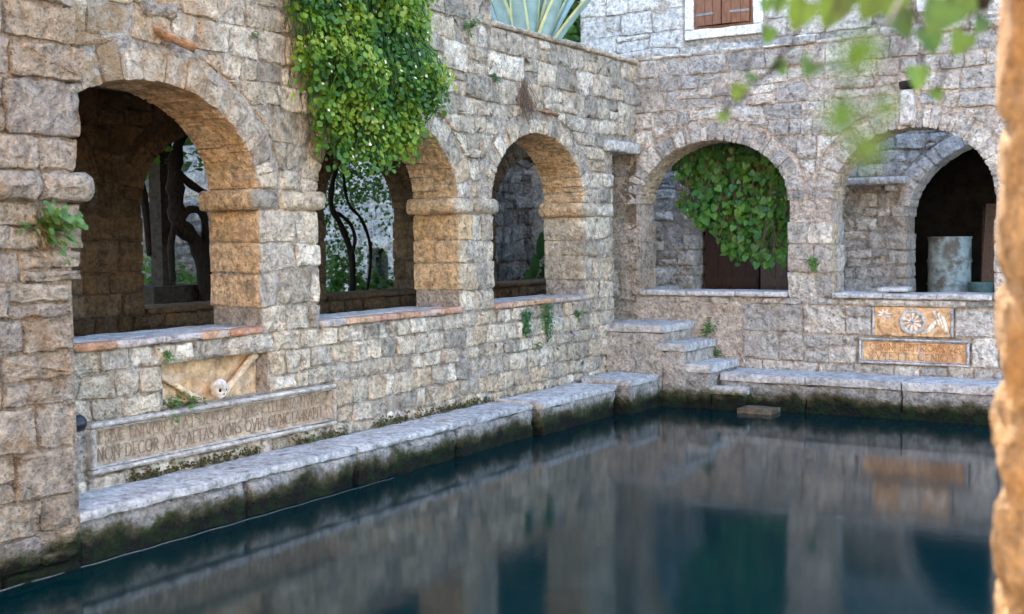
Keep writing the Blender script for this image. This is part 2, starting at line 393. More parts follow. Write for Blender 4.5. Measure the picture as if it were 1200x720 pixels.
def stone_geo(fr, poly, w0, w1, gap=0.014, rc=0.02, bevel=0.010, amp=0.011, seg=0.085, jit=0.006, seed=None, rough_sides=True):
    """rough hewn block: polygon (u,v) counter-clockwise, depth w0 (back) .. w1 (face)"""
    sd = random.random() * 50 if seed is None else seed
    us = [p[0] for p in poly]; vs_ = [p[1] for p in poly]
    du = max(us) - min(us); dv = max(vs_) - min(vs_)
    cu = sum(us) / len(us); cv = sum(vs_) / len(vs_)
    def scl(p, d):
        return (cu + (p[0] - cu) * max(0.1, 1 - 2 * d / du), cv + (p[1] - cv) * max(0.1, 1 - 2 * d / dv))
    poly = [scl(p, gap / 2) for p in poly]
    rc = min(rc, 0.33 * du, 0.33 * dv)
    ol = []
    k = len(poly)
    for i in range(k):
        a, p, b = poly[i - 1], poly[i], poly[(i + 1) % k]
        la = math.hypot(a[0] - p[0], a[1] - p[1]) + 1e-6; lb = math.hypot(b[0] - p[0], b[1] - p[1]) + 1e-6
        r = rc * random.uniform(0.6, 1.5)
        ra = min(r / la, 0.45); rb = min(r / lb, 0.45)
        A = (p[0] + (a[0] - p[0]) * ra, p[1] + (a[1] - p[1]) * ra)
        B = (p[0] + (b[0] - p[0]) * rb, p[1] + (b[1] - p[1]) * rb)
        ol.append(A)
        ol.append((0.25 * A[0] + 0.5 * p[0] + 0.25 * B[0], 0.25 * A[1] + 0.5 * p[1] + 0.25 * B[1]))
        ol.append(B)
    pts = []
    for i in range(len(ol)):
        a, b = ol[i], ol[(i + 1) % len(ol)]
        L = math.hypot(a[0] - b[0], a[1] - b[1])
        n = max(1, int(L / seg + 0.5))
        for j in range(n):
            t = j / n
            pts.append((a[0] + (b[0] - a[0]) * t + random.uniform(-jit, jit), a[1] + (b[1] - a[1]) * t + random.uniform(-jit, jit)))
    m = len(pts)
    bv = min(bevel, 0.3 * min(du, dv))
    dep = w1 - w0
    rings = [(0.0, w0)]
    if rough_sides and dep > 0.14:
        q = max(1, int(dep / 0.09))
        rings += [(random.uniform(-0.003, 0.004), w0 + (dep - bv) * j / q) for j in range(1, q)]
    rings += [(0.0, w1 - bv), (0.35 * bv, w1 - 0.32 * bv), (1.1 * bv, w1)]
    mn = min(du, dv)
    rings.append((max(1.8 * bv, 0.20 * mn), w1 + 0.003))
    verts = []; faces = []
    for ri, (ins, w) in enumerate(rings):
        for (pu, pv) in pts:
            x = scl((pu, pv), ins)
            d = 0.0
            s = 0.0
            if ri > 0:
                s = nz((x[0], x[1], w), 7.0, sd)
            if ri >= len(rings) - 2:
                d = amp * (nz((x[0], x[1], 0), 8.0, sd) * 1.3 + nz((x[0], x[1], 0), 21.0, sd) * 0.8)
            elif ri > 0:
                x = (x[0] + (x[0] - cu) / du * s * 0.012, x[1] + (x[1] - cv) / dv * s * 0.012)
            verts.append(fr.P(x[0], x[1], w + d))
    for r in range(len(rings) - 1):
        for j in range(m):
            j2 = (j + 1) % m
            faces.append((r * m + j, r * m + j2, (r + 1) * m + j2, (r + 1) * m + j))
    # cap: strip along the longer axis
    base = (len(rings) - 1) * m
    verts.append(fr.P(cu, cv, w1 + amp * (0.5 + 1.4 * nz((cu, cv, 0), 8.0, sd))))
    c = len(verts) - 1
    for j in range(m):
        faces.append((base + j, base + (j + 1) % m, c))
    nfr = 3 * m + 1
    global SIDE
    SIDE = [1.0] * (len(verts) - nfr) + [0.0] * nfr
    return verts, faces

class Opening:
    def __init__(self, ul, ur, zs, zp, rise=0.0, T=0.0, nv=15):
        self.ul, self.ur, self.zs, self.zp, self.rise, self.T, self.nv = ul, ur, zs, zp, rise, T, nv
        self.c = (ul + ur) / 2; self.a = (ur - ul) / 2
    def top(self, u, grow=0.0):
        if self.rise == 0: return self.zp + grow
        t = (u - self.c) / (self.a + grow)
        return self.zp + (self.rise + grow) * math.sqrt(max(0.0, 1 - t * t))
    def pt(self, t, off=0.0):
        x = self.a * math.cos(t); y = self.rise * math.sin(t)
        nx = math.cos(t) / self.a; ny = math.sin(t) / self.rise
        l = math.hypot(nx, ny)
        return (self.c + x + nx / l * off, self.zp + y + ny / l * off)

def wall_core(name, fr, u0, u1, z0, ztop, ops, thick, mat, parent, wf=-0.009, cell=0.05, grow=0.02, amp=0.013, coarse=False, sunk=()):
    """rough mortar body of a wall with its openings cut through"""
    if coarse: cell = 0.14
    brk = {round(u0, 4), round(u1, 4)}
    zt = ztop if callable(ztop) else (lambda u: ztop)
    for o in ops:
        brk |= {round(o.ul - grow, 4), round(o.ur + grow, 4)}
    for b in getattr(zt, 'breaks', []): brk.add(b)
    brk = sorted(b for b in brk if u0 - 1e-6 <= b <= u1 + 1e-6)
    us = []
    for a, b in zip(brk, brk[1:]):
        n = max(1, int((b - a) / cell + 0.5))
        us += [(a + (b - a) * i / n, a + (b - a) * (i + 1) / n) for i in range(n)]
    V = []; F = []; key = {}
    def vid(u, v, w, front=False):
        k = (round(u, 4), round(v, 4), round(w, 4))
        if k not in key:
            ww = w
            if front and any(r[0] < u < r[1] and r[2] < v < r[3] for r in sunk): ww = w - 0.05
            elif front: ww = w + amp * (nz((u, v, fr.O.x), 5.0, 3.1) + 0.7 * nz((u, v, fr.O.y), 14.0, 9.2))
            key[k] = len(V); V.append(fr.P(u, v, ww))
        return key[k]
    def column(ua, ub, fa, fb, ga, gb):
        h = max(ga - fa, gb - fb)
        if h <= 0.001: return
        n = max(1, int(h / cell + 0.5))
        for i in range(n):
            a0 = fa + (ga - fa) * i / n; a1 = fa + (ga - fa) * (i + 1) / n
            b0 = fb + (gb - fb) * i / n; b1 = fb + (gb - fb) * (i + 1) / n
            F.append((vid(ua, a0, wf, True), vid(ub, b0, wf, True), vid(ub, b1, wf, True), vid(ua, a1, wf, True)))
        F.append((vid(ua, fa, -thick), vid(ua, ga, -thick), vid(ub, gb, -thick), vid(ub, fb, -thick)))
    ds = [wf, -thick * 0.35, -thick * 0.7, -thick]
    def strip(p, q, flip=False):
        for d0, d1 in zip(ds, ds[1:]):
            f = (vid(p[0], p[1], d0, d0 == wf), vid(p[0], p[1], d1), vid(q[0], q[1], d1), vid(q[0], q[1], d0, d0 == wf))
            F.append(f[::-1] if flip else f)
    for ua, ub in us:
        mid = (ua + ub) / 2
        hit = sorted([o for o in ops if o.ul - grow < mid < o.ur + grow], key=lambda o: o.zs)
        lo_a = lo_b = z0
        for o in hit:
            ta, tb = o.top(ua, grow), o.top(ub, grow)
            column(ua, ub, lo_a, lo_b, o.zs, o.zs)
            strip((ua, o.zs), (ub, o.zs), True)
            strip((ua, ta), (ub, tb))
            lo_a, lo_b = ta, tb
        column(ua, ub, lo_a, lo_b, zt(mid), zt(mid))
        strip((ua, zt(mid)), (ub, zt(mid)), True)
    for o in ops:
        for uu, fl in ((o.ul - grow, False), (o.ur + grow, True)):
            zz = [o.zs + (o.zp - o.zs) * i / 8 for i in range(9)]
            for a, b in zip(zz, zz[1:]): strip((uu, a), (uu, b), fl)
    for uu, fl in ((u0, True), (u1, False)): strip((uu, z0), (uu, zt(uu)), fl)
    return mesh_obj(name, V, F, mat, parent, True, 0.5)

def courses(z0, z1, h, var=0.25, fixed=()):
    marks = sorted([z0, z1] + [f for f in fixed if z0 < f < z1])
    out = [z0]
    for a, b in zip(marks, marks[1:]):
        n = max(1, int((b - a) / h + 0.5))
        ws = [random.uniform(1 - var, 1 + var) for _ in range(n)]
        s = sum(ws); z = a
        for w in ws:
            z += (b - a) * w / s; out.append(z)
    return out

def field(fr, u0, u1, zz, ops, rects=(), wmin=0.16, wmax=0.40, depth=0.07, thick=0.45, wob=0.02, split=0.26, face=(-0.006, 0.016), amp=0.016, gap=0.011, view=True, margin=130, jamb_rows=True, bev=0.008, ztop=None):
    """coursed rubble stones filling a wall face; returns list of (verts, faces, centre, jamb?)"""
    out = []
    fixed = set()
    for r in rects: fixed |= {round(r[2], 3), round(r[3], 3)}
    for o in ops: fixed |= {round(o.zs, 3), round(o.zp, 3)}
    fixed |= {round(zz[0], 3), round(zz[-1], 3)}
    sd = random.random() * 30
    def bnd(i, u):
        if round(zz[i], 3) in fixed: return zz[i]
        return zz[i] + wob * nz((u, zz[i] * 3.7, 0), 2.2, sd) * 2
    for ci in range(len(zz) - 1):
        za, zb = zz[ci], zz[ci + 1]
        zm = (za + zb) / 2
        blocks = []
        for o in ops:
            if o.zs - 0.01 < zm < o.zp + (0.0 if o.rise else 0.0): blocks.append((o.ul, o.ur, True))
        for r in rects:
            if min(zb, r[3]) - max(za, r[2]) > 0.25 * (zb - za): blocks.append((r[0], r[1], False))
        blocks.sort()
        iv = []; cur = u0; cj = False
        for b in blocks:
            if b[0] > cur + 0.02: iv.append((cur, b[0], cj, b[2]))
            if b[1] > cur: cur = b[1]; cj = b[2]
        if cur < u1 - 0.02: iv.append((cur, u1, cj, False))
        for (a, b, ja, jb) in iv:
            cuts = [a]; 
            while True:
                w = random.uniform(wmin, wmax) * (0.75 + 0.5 * min(1.3, (zb - za) / 0.2) / 1.3)
                if b - cuts[-1] - w < wmin * 0.7:
                    break
                cuts.append(cuts[-1] + w)
            cuts.append(b)
            if len(cuts) > 2 and cuts[-1] - cuts[-2] > wmax * 1.15:
                cuts.insert(-1, (cuts[-1] + cuts[-2]) / 2)
            tl = [0.0 if i in (0, len(cuts) - 1) else random.uniform(-0.014, 0.014) for i in range(len(cuts))]
            for i in range(len(cuts) - 1):
                l, r = cuts[i], cuts[i + 1]
                P4 = [(l + tl[i], bnd(ci, l)), (r + tl[i + 1], bnd(ci, r)), (r - tl[i + 1], bnd(ci + 1, r)), (l - tl[i], bnd(ci + 1, l))]
                polys = [P4]
                q = random.random()
                isj = (i == 0 and ja) or (i == len(cuts) - 2 and jb)
                if q < split and (zb - za) > 0.19 and not isj:
                    t = random.uniform(0.38, 0.62)
                    ml = (P4[0][0] * (1 - t) + P4[3][0] * t, P4[0][1] * (1 - t) + P4[3][1] * t)
                    t2 = t + random.uniform(-0.06, 0.06)
                    mr = (P4[1][0] * (1 - t2) + P4[2][0] * t2, P4[1][1] * (1 - t2) + P4[2][1] * t2)
                    polys = [[P4[0], P4[1], mr, ml], [ml, mr, P4[2], P4[3]]]
                elif q < split * 1.5 and (r - l) > 0.26 and not isj:
                    t = random.uniform(0.3, 0.7)
                    mb = (P4[0][0] * (1 - t) + P4[1][0] * t, P4[0][1] * (1 - t) + P4[1][1] * t)
                    mt = (P4[3][0] * (1 - t) + P4[2][0] * t, P4[3][1] * (1 - t) + P4[2][1] * t)
                    polys = [[P4[0], mb, mt, P4[3]], [mb, P4[1], P4[2], mt]]
                for pl in polys:
                    ok = True
                    for o in ops:
                        if o.rise and o.T:
                            g = o.T
                            cx = sum(p[0] for p in pl) / len(pl); cz = sum(p[1] for p in pl) / len(pl)
                            if cz < o.zp - 0.25: continue
                            inside = any(abs(p[0] - o.c) < o.a + g and p[1] > o.zp - 0.02 and p[1] < o.top(p[0], g) for p in pl)
                            if inside:
                                th = math.atan2((cz - o.zp) / (o.rise + g), (cx - o.c) / (o.a + g))
                                th = max(0.0, min(math.pi, th))
                                qn = (math.cos(th) / (o.a + g), math.sin(th) / (o.rise + g))
                                l_ = math.hypot(*qn); qn = (qn[0] / l_, qn[1] / l_)
                                qp = (o.c + (o.a + g) * math.cos(th), o.zp + (o.rise + g) * math.sin(th))
                                pl = clip(pl, qp, qn)
                                if len(pl) < 3: ok = False; break
                    if not ok: continue
                    ww = max(p[0] for p in pl) - min(p[0] for p in pl); hh = max(p[1] for p in pl) - min(p[1] for p in pl)
                    if poly_area(pl) < 0.0035 or ww < 0.045 or hh < 0.04: continue
                    cx = sum(p[0] for p in pl) / len(pl); cz = sum(p[1] for p in pl) / len(pl)
                    if ztop and cz > ztop(cx): continue
                    C3 = fr.P(cx, cz, 0)
                    if view and not in_view(C3, margin): continue
                    f1 = random.uniform(*face)
                    gp = gap * random.choice((0.7, 1.0, 1.0, 1.3, 2.0))
                    if isj:
                        d1 = random.uniform(0.18, thick - 0.14)
                        out.append((stone_geo(fr, pl, -d1, f1 * 0.6, gap=gap, amp=amp, bevel=bev), C3, True, SIDE))
                        if jamb_rows:
                            e = 0.12
                            pj = [(max(p[0], pl[1][0] - e) if (i == len(cuts) - 2 and jb) else p[0], p[1]) for p in pl] if (i == len(cuts) - 2 and jb) else [(min(p[0], pl[0][0] + e), p[1]) for p in pl]
                            out.append((stone_geo(fr, pj, -thick - 0.01, -d1 - 0.004, gap=gap * 0.8, amp=0.004, bevel=0.012), C3, True))
                    else:
                        out.append((stone_geo(fr, pl, -depth, f1, gap=gp, amp=amp, bevel=bev, jit=0.008, rc=random.uniform(0.006, 0.03)), C3, False))
    return out

def voussoirs(fr, o, thick, rows=2, view=True, face=(-0.006, 0.010), tvar=0.42):
    out = []
    dsplit = [0.0] + [thick * (i + 1) / rows for i in range(rows)]
    dsplit[-1] += 0.01
    for rr in range(rows):
        n = o.nv + (1 if rr else 0)
        ts = [0.0]
        for i in range(n): ts.append(ts[-1] + random.uniform(0.55, 1.45))
        ts = [t / ts[-1] * math.pi for t in ts]
        for t0, t1 in zip(ts, ts[1:]):
            T = o.T * random.uniform(1 - tvar, 1.0)
            T2 = T * random.uniform(0.92, 1.08)
            poly = [o.pt(t0, T), o.pt((t0 + t1) / 2, (T + T2) / 2), o.pt(t1, T2), o.pt(t1), o.pt((t0 + t1) / 2), o.pt(t0)]
            cx = sum(p[0] for p in poly) / 6; cz = sum(p[1] for p in poly) / 6
            C3 = fr.P(cx, cz, 0)
            if view and not in_view(C3): continue
            jw = random.uniform(-0.03, 0.03) if rows > 1 else 0.0
            a = -dsplit[rr] - (0.0 if rr == 0 else 0.004)
            b = -dsplit[rr + 1]
            f1 = random.uniform(*face) if rr == 0 else a
            out.append((stone_geo(fr, poly, b, f1, gap=0.008, rc=0.012, bevel=0.007 if rr == 0 else 0.006, amp=0.010 if rr == 0 else 0.002, jit=0.006), C3, rr, SIDE))
    return out

def emit(stones, name, mat, parent, limit=290, extra_mat=None, extra=lambda s: False):
    """first `limit` (largest in view) as objects, the rest joined as stuff"""
    def size(s):
        return (s[1] - CAMP).length
    ss = sorted(stones, key=size)
    for s in ss[:limit]:
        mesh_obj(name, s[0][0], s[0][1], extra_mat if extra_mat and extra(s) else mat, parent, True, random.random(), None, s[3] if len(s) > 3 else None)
    if len(ss) > limit:
        mb = MB()
        for s in ss[limit:]: mb.add(s[0][0], s[0][1])
        o = mb.build(name + '_remainder', mat, parent, True); o['kind'] = 'stuff'
    return len(ss)

def block(name, fr, u0, u1, v0, v1, w0, w1, mat, parent=None, rc=0.02, bevel=0.015, amp=0.006, jit=0.003, seg=0.10):
    v, f = stone_geo(fr, [(u0, v0), (u1, v0), (u1, v1), (u0, v1)], w0, w1, gap=0.004, rc=rc, bevel=bevel, amp=amp, jit=jit, seg=seg)
    return mesh_obj(name, v, f, mat, parent, True, random.random())

def rough_box(x0, x1, y0, y1, z0, z1, res=0.06, amp=0.012, edge=0.015, seed=1.0, fn=None):
    """closed rounded, subdivided and weathered block -> verts, faces"""
    nx = max(2, int((x1 - x0) / res)); ny = max(2, int((y1 - y0) / res)); nzc = max(2, int((z1 - z0) / res))
    key = {}; V = []; F = []
    def vid(i, j, k):
        t = (i, j, k)
        if t not in key:
            p = Vector((x0 + (x1 - x0) * i / nx, y0 + (y1 - y0) * j / ny, z0 + (z1 - z0) * k / nzc))
            ex = (i in (0, nx)) + (j in (0, ny)) + (k in (0, nzc))
            c = Vector(((x0 + x1) / 2, (y0 + y1) / 2, (z0 + z1) / 2))
            if ex >= 2:
                for ax, (q, n_) in enumerate(((i, nx), (j, ny), (k, nzc))):
                    if q == 0: p[ax] += edge * random.uniform(0.4, 1.2)
                    elif q == n_: p[ax] -= edge * random.uniform(0.4, 1.2)
            d = Vector((nz(p, 5, seed), nz(p, 5, seed + 7), nz(p, 5, seed + 13))) + 0.6 * Vector((nz(p, 14, seed), nz(p, 14, seed + 7), nz(p, 14, seed + 13)))
            p = p + d * amp
            if fn: p = fn(p)
            key[t] = len(V); V.append(p)
        return key[t]
    for i in range(nx):
        for j in range(ny):
            F.append((vid(i, j, 0), vid(i, j + 1, 0), vid(i + 1, j + 1, 0), vid(i + 1, j, 0)))
            F.append((vid(i, j, nzc), vid(i + 1, j, nzc), vid(i + 1, j + 1, nzc), vid(i, j + 1, nzc)))
    for i in range(nx):
        for k in range(nzc):
            F.append((vid(i, 0, k), vid(i + 1, 0, k), vid(i + 1, 0, k + 1), vid(i, 0, k + 1)))
            F.append((vid(i, ny, k), vid(i, ny, k + 1), vid(i + 1, ny, k + 1), vid(i + 1, ny, k)))
    for j in range(ny):
        for k in range(nzc):
            F.append((vid(0, j, k), vid(0, j, k + 1), vid(0, j + 1, k + 1), vid(0, j + 1, k)))
            F.append((vid(nx, j, k), vid(nx, j + 1, k), vid(nx, j + 1, k + 1), vid(nx, j, k + 1)))
    return V, F

# ================================================================== SETTING
WATER_Z = 0.12
FLOOR_Z = 0.95
def quad_sheet(name, rects, z, mat, thick=0.0):
    mb = MB()
    for (x0, y0, x1, y1) in rects:
        mb.add([(x0, y0, z), (x1, y0, z), (x1, y1, z), (x0, y1, z)], [(0, 1, 2, 3)], 0.5)
    return tag(mb.build(name, mat), kind='structure')
# ground with the pool cut out of it
quad_sheet('ground', [(-900, -900, -0.3, 900), (12, -900, 900, 900), (-0.3, 0.2, 12, 900), (-0.3, -900, 12, -15)], 0.90, M['earth'])
quad_sheet('water', [(-0.4, -15.2, 12.2, 0.4)], WATER_Z, M['water'])
mb = MB(); mb.box((-0.4, -15.2, -1.7), (12.2, 0.4, -1.6), 0.5)
tag(mb.build('pool_floor', M['rubble']), kind='structure')
mb = MB(); mb.box((3.2, -15.1, -1.5), (12.1, -9.25, 0.34), 0.5)
tag(mb.build('quay', M['floor']), kind='structure')
mb = MB(); mb.box((-2.25, -12.0, 0.80), (-0.40, 2.25, FLOOR_Z), 0.5)
tag(mb.build('loggia_floor', M['floor']), kind='structure')
mb = MB(); mb.box((-0.39, 0.40, 0.80), (6.0, 2.25, FLOOR_Z), 0.5)
tag(mb.build('court_floor', M['slab']), kind='structure')

# added unseen house behind the camera; its sunlit ochre wall bounces warm light
nh = thing('warm_bounce_house', 'added unseen ochre house on the near side, bouncing warm light to the arcades', 'house', (3.0, -14.2, 0.3))
mb = MB(); mb.box((-3.5, -15.0, 0.3), (4.6, -13.6, 7.4), 0.5); mb.box((4.6, -15.0, 2.6), (5.9, -13.602, 7.4), 0.5); mb.box((5.9, -15.0, 0.3), (11.0, -13.6, 7.4), 0.5)
put(mb.build('wall', M['plaster']), nh)
mb = MB(); mb.box((4.62, -14.0, 0.3), (5.88, -13.9, 2.59), 0.5); put(mb.build('door', M['door2']), nh)
mb = MB(); mb.box((-3.7, -15.2, 7.41), (11.2, -13.4, 7.5), 0.5); put(mb.build('roof', M['terra']), nh)

# ================================================================== LEFT ARCADE WALL
FL = Frame((0, 0, 0), (0, 1, 0), (1, 0, 0))
SILL, SPR = 1.25, 2.17
A1 = Opening(-7.58, -5.82, SILL - 0.05, SPR, 0.62, 0.23, 21)
A2 = Opening(-5.20, -3.45, SILL - 0.05, SPR, 0.61, 0.22, 23)
A3 = Opening(-2.89, -1.22, SILL - 0.05, SPR, 0.62, 0.20, 27)
DOOR = Opening(-0.57, 0.02, 0.93, 2.70)
NICHE = Opening(-6.65, -5.77, 0.79, 1.07)
def top_left(u): return 4.30 if u < -2.88 else 3.69
top_left.breaks = [-2.88]
lw = thing('arcade_wall', 'weathered grey limestone arcade wall with three arches, ivy hanging over its middle arch', 'wall')
wall_core('mortar_body', FL, -9.6, 0.0, -1.6, top_left, [A1, A2, A3, DOOR, NICHE], 0.45, M['mortar'], lw, sunk=[(-7.24, -5.10, 0.49, 0.78)])
zz = courses(0.38, SILL - 0.05, 0.165, 0.2, (0.48, 0.79, 1.07)) + courses(SILL - 0.05, SPR, 0.2, 0.2, (2.03,))[1:] + courses(SPR, 3.66, 0.18, 0.32)[1:]
obst = [(-7.27, -5.07, 0.47, 0.79), (-6.69, -5.74, 0.79, 1.07), (-5.88, -5.14, 2.03, SPR), (-3.52, -2.83, 2.03, SPR), (-1.29, -0.95, 2.03, SPR), (-0.75, 0.0, 2.70, 2.82)]
for o in (A1, A2, A3): obst.append((o.ul - 0.02, o.ur + 0.02, SILL - 0.05, SILL))
st = field(FL, -8.6, 0.0, zz, [A1, A2, A3, DOOR], obst, wmin=0.12, wmax=0.33, ztop=top_left)
nleft = emit(st, 'stone', M['stone_left'], lw, 295, M['stone_lit_buff'], lambda s: s[2] and (s[0][0][0] - s[1]).dot(FL.N) < -0.30)
# upper courses of the taller part beside the ivy
zz2 = courses(3.66, 4.28, 0.2, 0.2)
st = field(FL, -8.6, -2.88, zz2, [], [], wmin=0.18, wmax=0.36)
emit(st, 'stone', M['stone_left'], lw, 20)
for o in (A1, A2, A3):
    vv = voussoirs(FL, o, 0.45, 2)
    for s in vv:
        mesh_obj('voussoir', s[0][0], s[0][1], M['stone_left'] if s[2] == 0 else M['stone_lit_buff'], lw, True, random.random(), None, s[3])
# imposts: rounded blocks, each carried through the wall
def impost(fr, ua, ub, z0, z1, parent, mat_f, cut=None, proud=0.035, depth=0.47, round_l=True, round_r=True):
    parts = [(ua, ub)] if cut is None else [(ua, cut), (cut, ub)]
    for (a, b) in parts:
        v, f = stone_geo(fr, [(a, z0), (b, z0), (b, z1), (a, z1)], -depth, proud, gap=0.006, rc=0.05, bevel=0.045, amp=0.008, jit=0.004, seg=0.06)
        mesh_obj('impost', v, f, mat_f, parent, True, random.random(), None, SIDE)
impost(FL, -5.90, -5.13, 2.03, SPR, lw, M['stone_left'], -5.62)
impost(FL, -3.53, -2.82, 2.03, SPR, lw, M['stone_left'], -3.22)
impost(FL, -1.30, -0.96, 2.03, SPR, lw, M['stone_left'])
# sills edged with terracotta tiles
for o in (A1, A2, A3):
    u = o.ul - 0.02
    while u < o.ur + 0.02 - 0.05:
        b = min(u + random.uniform(0.22, 0.42), o.ur + 0.02)
        if o.ur - b < 0.12: b = o.ur + 0.02
        block('sill_tile', FL, u, b, SILL - 0.05, SILL - 0.004 + random.uniform(0, 0.006), -0.10, 0.028 + random.uniform(-0.008, 0.008), M['terra'], lw, rc=0.008, bevel=0.008, amp=0.004)
        u = b
    n = 3
    for i in range(n):
        a = o.ul + (o.ur - o.ul) * i / n; b = o.ul + (o.ur - o.ul) * (i + 1) / n
        block('sill_slab', FL, a, b, SILL - 0.05, SILL, -0.48, -0.104, M['slab'], lw, rc=0.008, bevel=0.008, amp=0.003)
# niche lintel stones, door lintel, coping slabs
for a, b in ((-6.85, -6.45), (-6.45, -6.17), (-6.17, -5.66)):
    block('lintel', FL, a, b, 1.07, 1.125 + random.uniform(-0.01, 0.012), -0.3, 0.014, M['stone_left'], lw, rc=0.01, bevel=0.012)
block('door_lintel', FL, -0.80, -0.005, 2.705, 2.82, -0.45, 0.05, M['stone_pale'], lw, rc=0.015)
u = -2.88
while u < -0.02:
    b = min(u + random.uniform(0.4, 0.7), 0.0)
    if -b < 0.2: b = 0.0
    block('coping_slab', FL, u, b, 3.665, 3.715 + random.uniform(-0.008, 0.01), -0.50, 0.035, M['stone_left'], lw, rc=0.012)
    u = b

# ================================================================== NEAR CORNER PIER (left edge)
FP = Frame((0.45, 0, 0), (0, 1, 0), (1, 0, 0))
pier = thing('stone_pier', 'broad warm ochre stone pier rising from the water with a green caper tuft', 'pier', (0.2, -8.4, -1.6))
pc = wall_core('mortar_body', FP, -9.6, -7.66, -1.6, 4.3, [], 0.45, M['mortar_pier'], None, wf=-0.02)
put(pc, pier)
zz = courses(-0.02, 2.03, 0.21, 0.28) + [2.19] + courses(2.19, 4.2, 0.23, 0.28)[1:]
k = 0
for ci in range(len(zz) - 1):
    za, zb = zz[ci], zz[ci + 1]
    edge = -7.60 + random.uniform(-0.03, 0.03) if za > 1.6 else -7.69 + random.uniform(-0.015, 0.02)
    band = abs(za - 2.03) < 1e-3
    if band: edge = -7.53
    cuts = [edge]
    while cuts[-1] > -9.0: cuts.append(cuts[-1] - random.uniform(0.22, 0.46))
    if band: cuts = [edge, edge - 0.33, edge - 0.62, edge - 1.0, edge - 1.4]
    for b, a in zip(cuts, cuts[1:]):
        C3 = FP.P((a + b) / 2, (za + zb) / 2)
        if not in_view(C3, 160): continue
        tl = random.uniform(-0.012, 0.012)
        polys = [[(a, za), (b, za), (b + tl, zb), (a + tl, zb)]]
        if random.random() < 0.22 and not band:
            zm = za + (zb - za) * random.uniform(0.4, 0.6)
            polys = [[(a, za), (b, za), (b, zm), (a, zm)], [(a, zm), (b, zm), (b, zb), (a, zb)]]
        for pl in polys:
            v, f = stone_geo(FP, pl, -0.30 if b == edge else -0.08, 0.06 if band else random.uniform(0.0, 0.025), gap=0.016, rc=0.04 if band else 0.014, bevel=0.04 if band else 0.010, amp=0.020, seg=0.055, jit=0.008)
            put(mesh_obj('stone', v, f, M['stone_pier'], None, True, random.random()), pier)

# ================================================================== LOGGIA BEHIND THE LEFT ARCADE
FF = Frame((-2.2, 0, 0), (0, 1, 0), (1, 0, 0))
B0 = Opening(-7.15, -5.50, SILL - 0.03, SPR, 0.60, 0.25, 15)
B1 = Opening(-4.86, -3.16, SILL - 0.03, SPR, 0.62, 0.25, 15)
B2 = Opening(-2.55, -0.86, SILL - 0.03, SPR, 0.62, 0.25, 15)
B3 = Opening(0.62, 2.95, SILL - 0.03, SPR, 0.72, 0.25, 19)
gw = thing('garden_arcade', 'dim brown stone arcade wall inside the gallery, opening onto the garden', 'wall', (-2.4, -3, 0.9))
FBo = [B0, B1, B2, B3]
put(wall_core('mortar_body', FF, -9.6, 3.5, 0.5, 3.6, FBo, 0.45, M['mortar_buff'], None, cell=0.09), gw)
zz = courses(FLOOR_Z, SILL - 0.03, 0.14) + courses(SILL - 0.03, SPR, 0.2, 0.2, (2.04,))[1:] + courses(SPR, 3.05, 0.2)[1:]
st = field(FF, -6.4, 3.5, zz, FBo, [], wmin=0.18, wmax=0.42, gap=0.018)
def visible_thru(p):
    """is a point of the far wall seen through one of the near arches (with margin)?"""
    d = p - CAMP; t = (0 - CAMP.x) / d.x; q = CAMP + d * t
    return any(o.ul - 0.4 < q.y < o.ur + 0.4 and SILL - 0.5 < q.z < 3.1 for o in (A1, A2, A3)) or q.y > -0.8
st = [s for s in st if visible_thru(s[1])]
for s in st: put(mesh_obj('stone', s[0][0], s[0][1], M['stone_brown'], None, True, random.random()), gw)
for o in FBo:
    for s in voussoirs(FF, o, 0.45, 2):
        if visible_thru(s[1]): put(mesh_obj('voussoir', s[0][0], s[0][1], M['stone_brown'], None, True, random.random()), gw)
    if o is not B0:
        for i in range(3):
            a = o.ul + (o.ur - o.ul) * i / 3; b = o.ul + (o.ur - o.ul) * (i + 1) / 3
            put(block('sill_slab', FF, a, b, SILL - 0.03, SILL + 0.02, -0.47, 0.03, M['stone_brown'], None, rc=0.008, bevel=0.01), gw)
# terrace slab carried by the two arcades
mb = MB(); mb.box((-2.64, -9.6, 3.05), (-0.452, 0.0, 3.50), 0.5)
tag(mb.build('terrace', M['render']), kind='structure')
mb = MB(); mb.box((-2.2, -9.9, 0.9), (-0.45, -9.62, 3.04), 0.5)
ew = mb.build('end_wall', M['mortar_buff']); tag(ew, 'plain stone end wall closing the gallery', 'wall')

# ================================================================== BACK ARCADE WALL (with upper storey)
FB = Frame((0, 0, 0), (1, 0, 0), (0, -1, 0))
C1 = Opening(0.03, 1.67, SILL - 0.06, SPR, 0.64, 0.22, 27)
C2 = Opening(2.13, 3.63, SILL - 0.06, SPR, 0.66, 0.22, 27)
C3o = Opening(4.12, 5.6, SILL - 0.06, SPR, 0.64, 0.24, 15)
bw = thing('arcade_wall', 'grey stone arcade wall with two arches and a carved orange panel between them and the ledge', 'wall')
cops = [C1, C2, C3o]
wall_core('mortar_body', FB, -0.48, 6.0, -1.6, 3.74, cops, 0.40, M['mortar_back'], bw, sunk=[(2.40, 3.43, 0.57, 0.81), (2.53, 3.28, 0.80, 1.13)])
zz = courses(0.44, SILL - 0.06, 0.2, 0.2, (0.56, 0.84, 1.12)) + courses(SILL - 0.06, SPR, 0.235, 0.2)[1:] + courses(SPR, 3.70, 0.2, 0.2)[1:] 
obst = [(2.37, 3.45, 0.55, 0.84), (2.52, 3.29, 0.84, 1.12), (0.0, 1.2, 0.44, 0.94),
        (C1.ul, C1.ur, SILL - 0.06, SILL), (C2.ul, C2.ur, SILL - 0.06, SILL), (2.72, 2.95, 2.83, 3.2)]
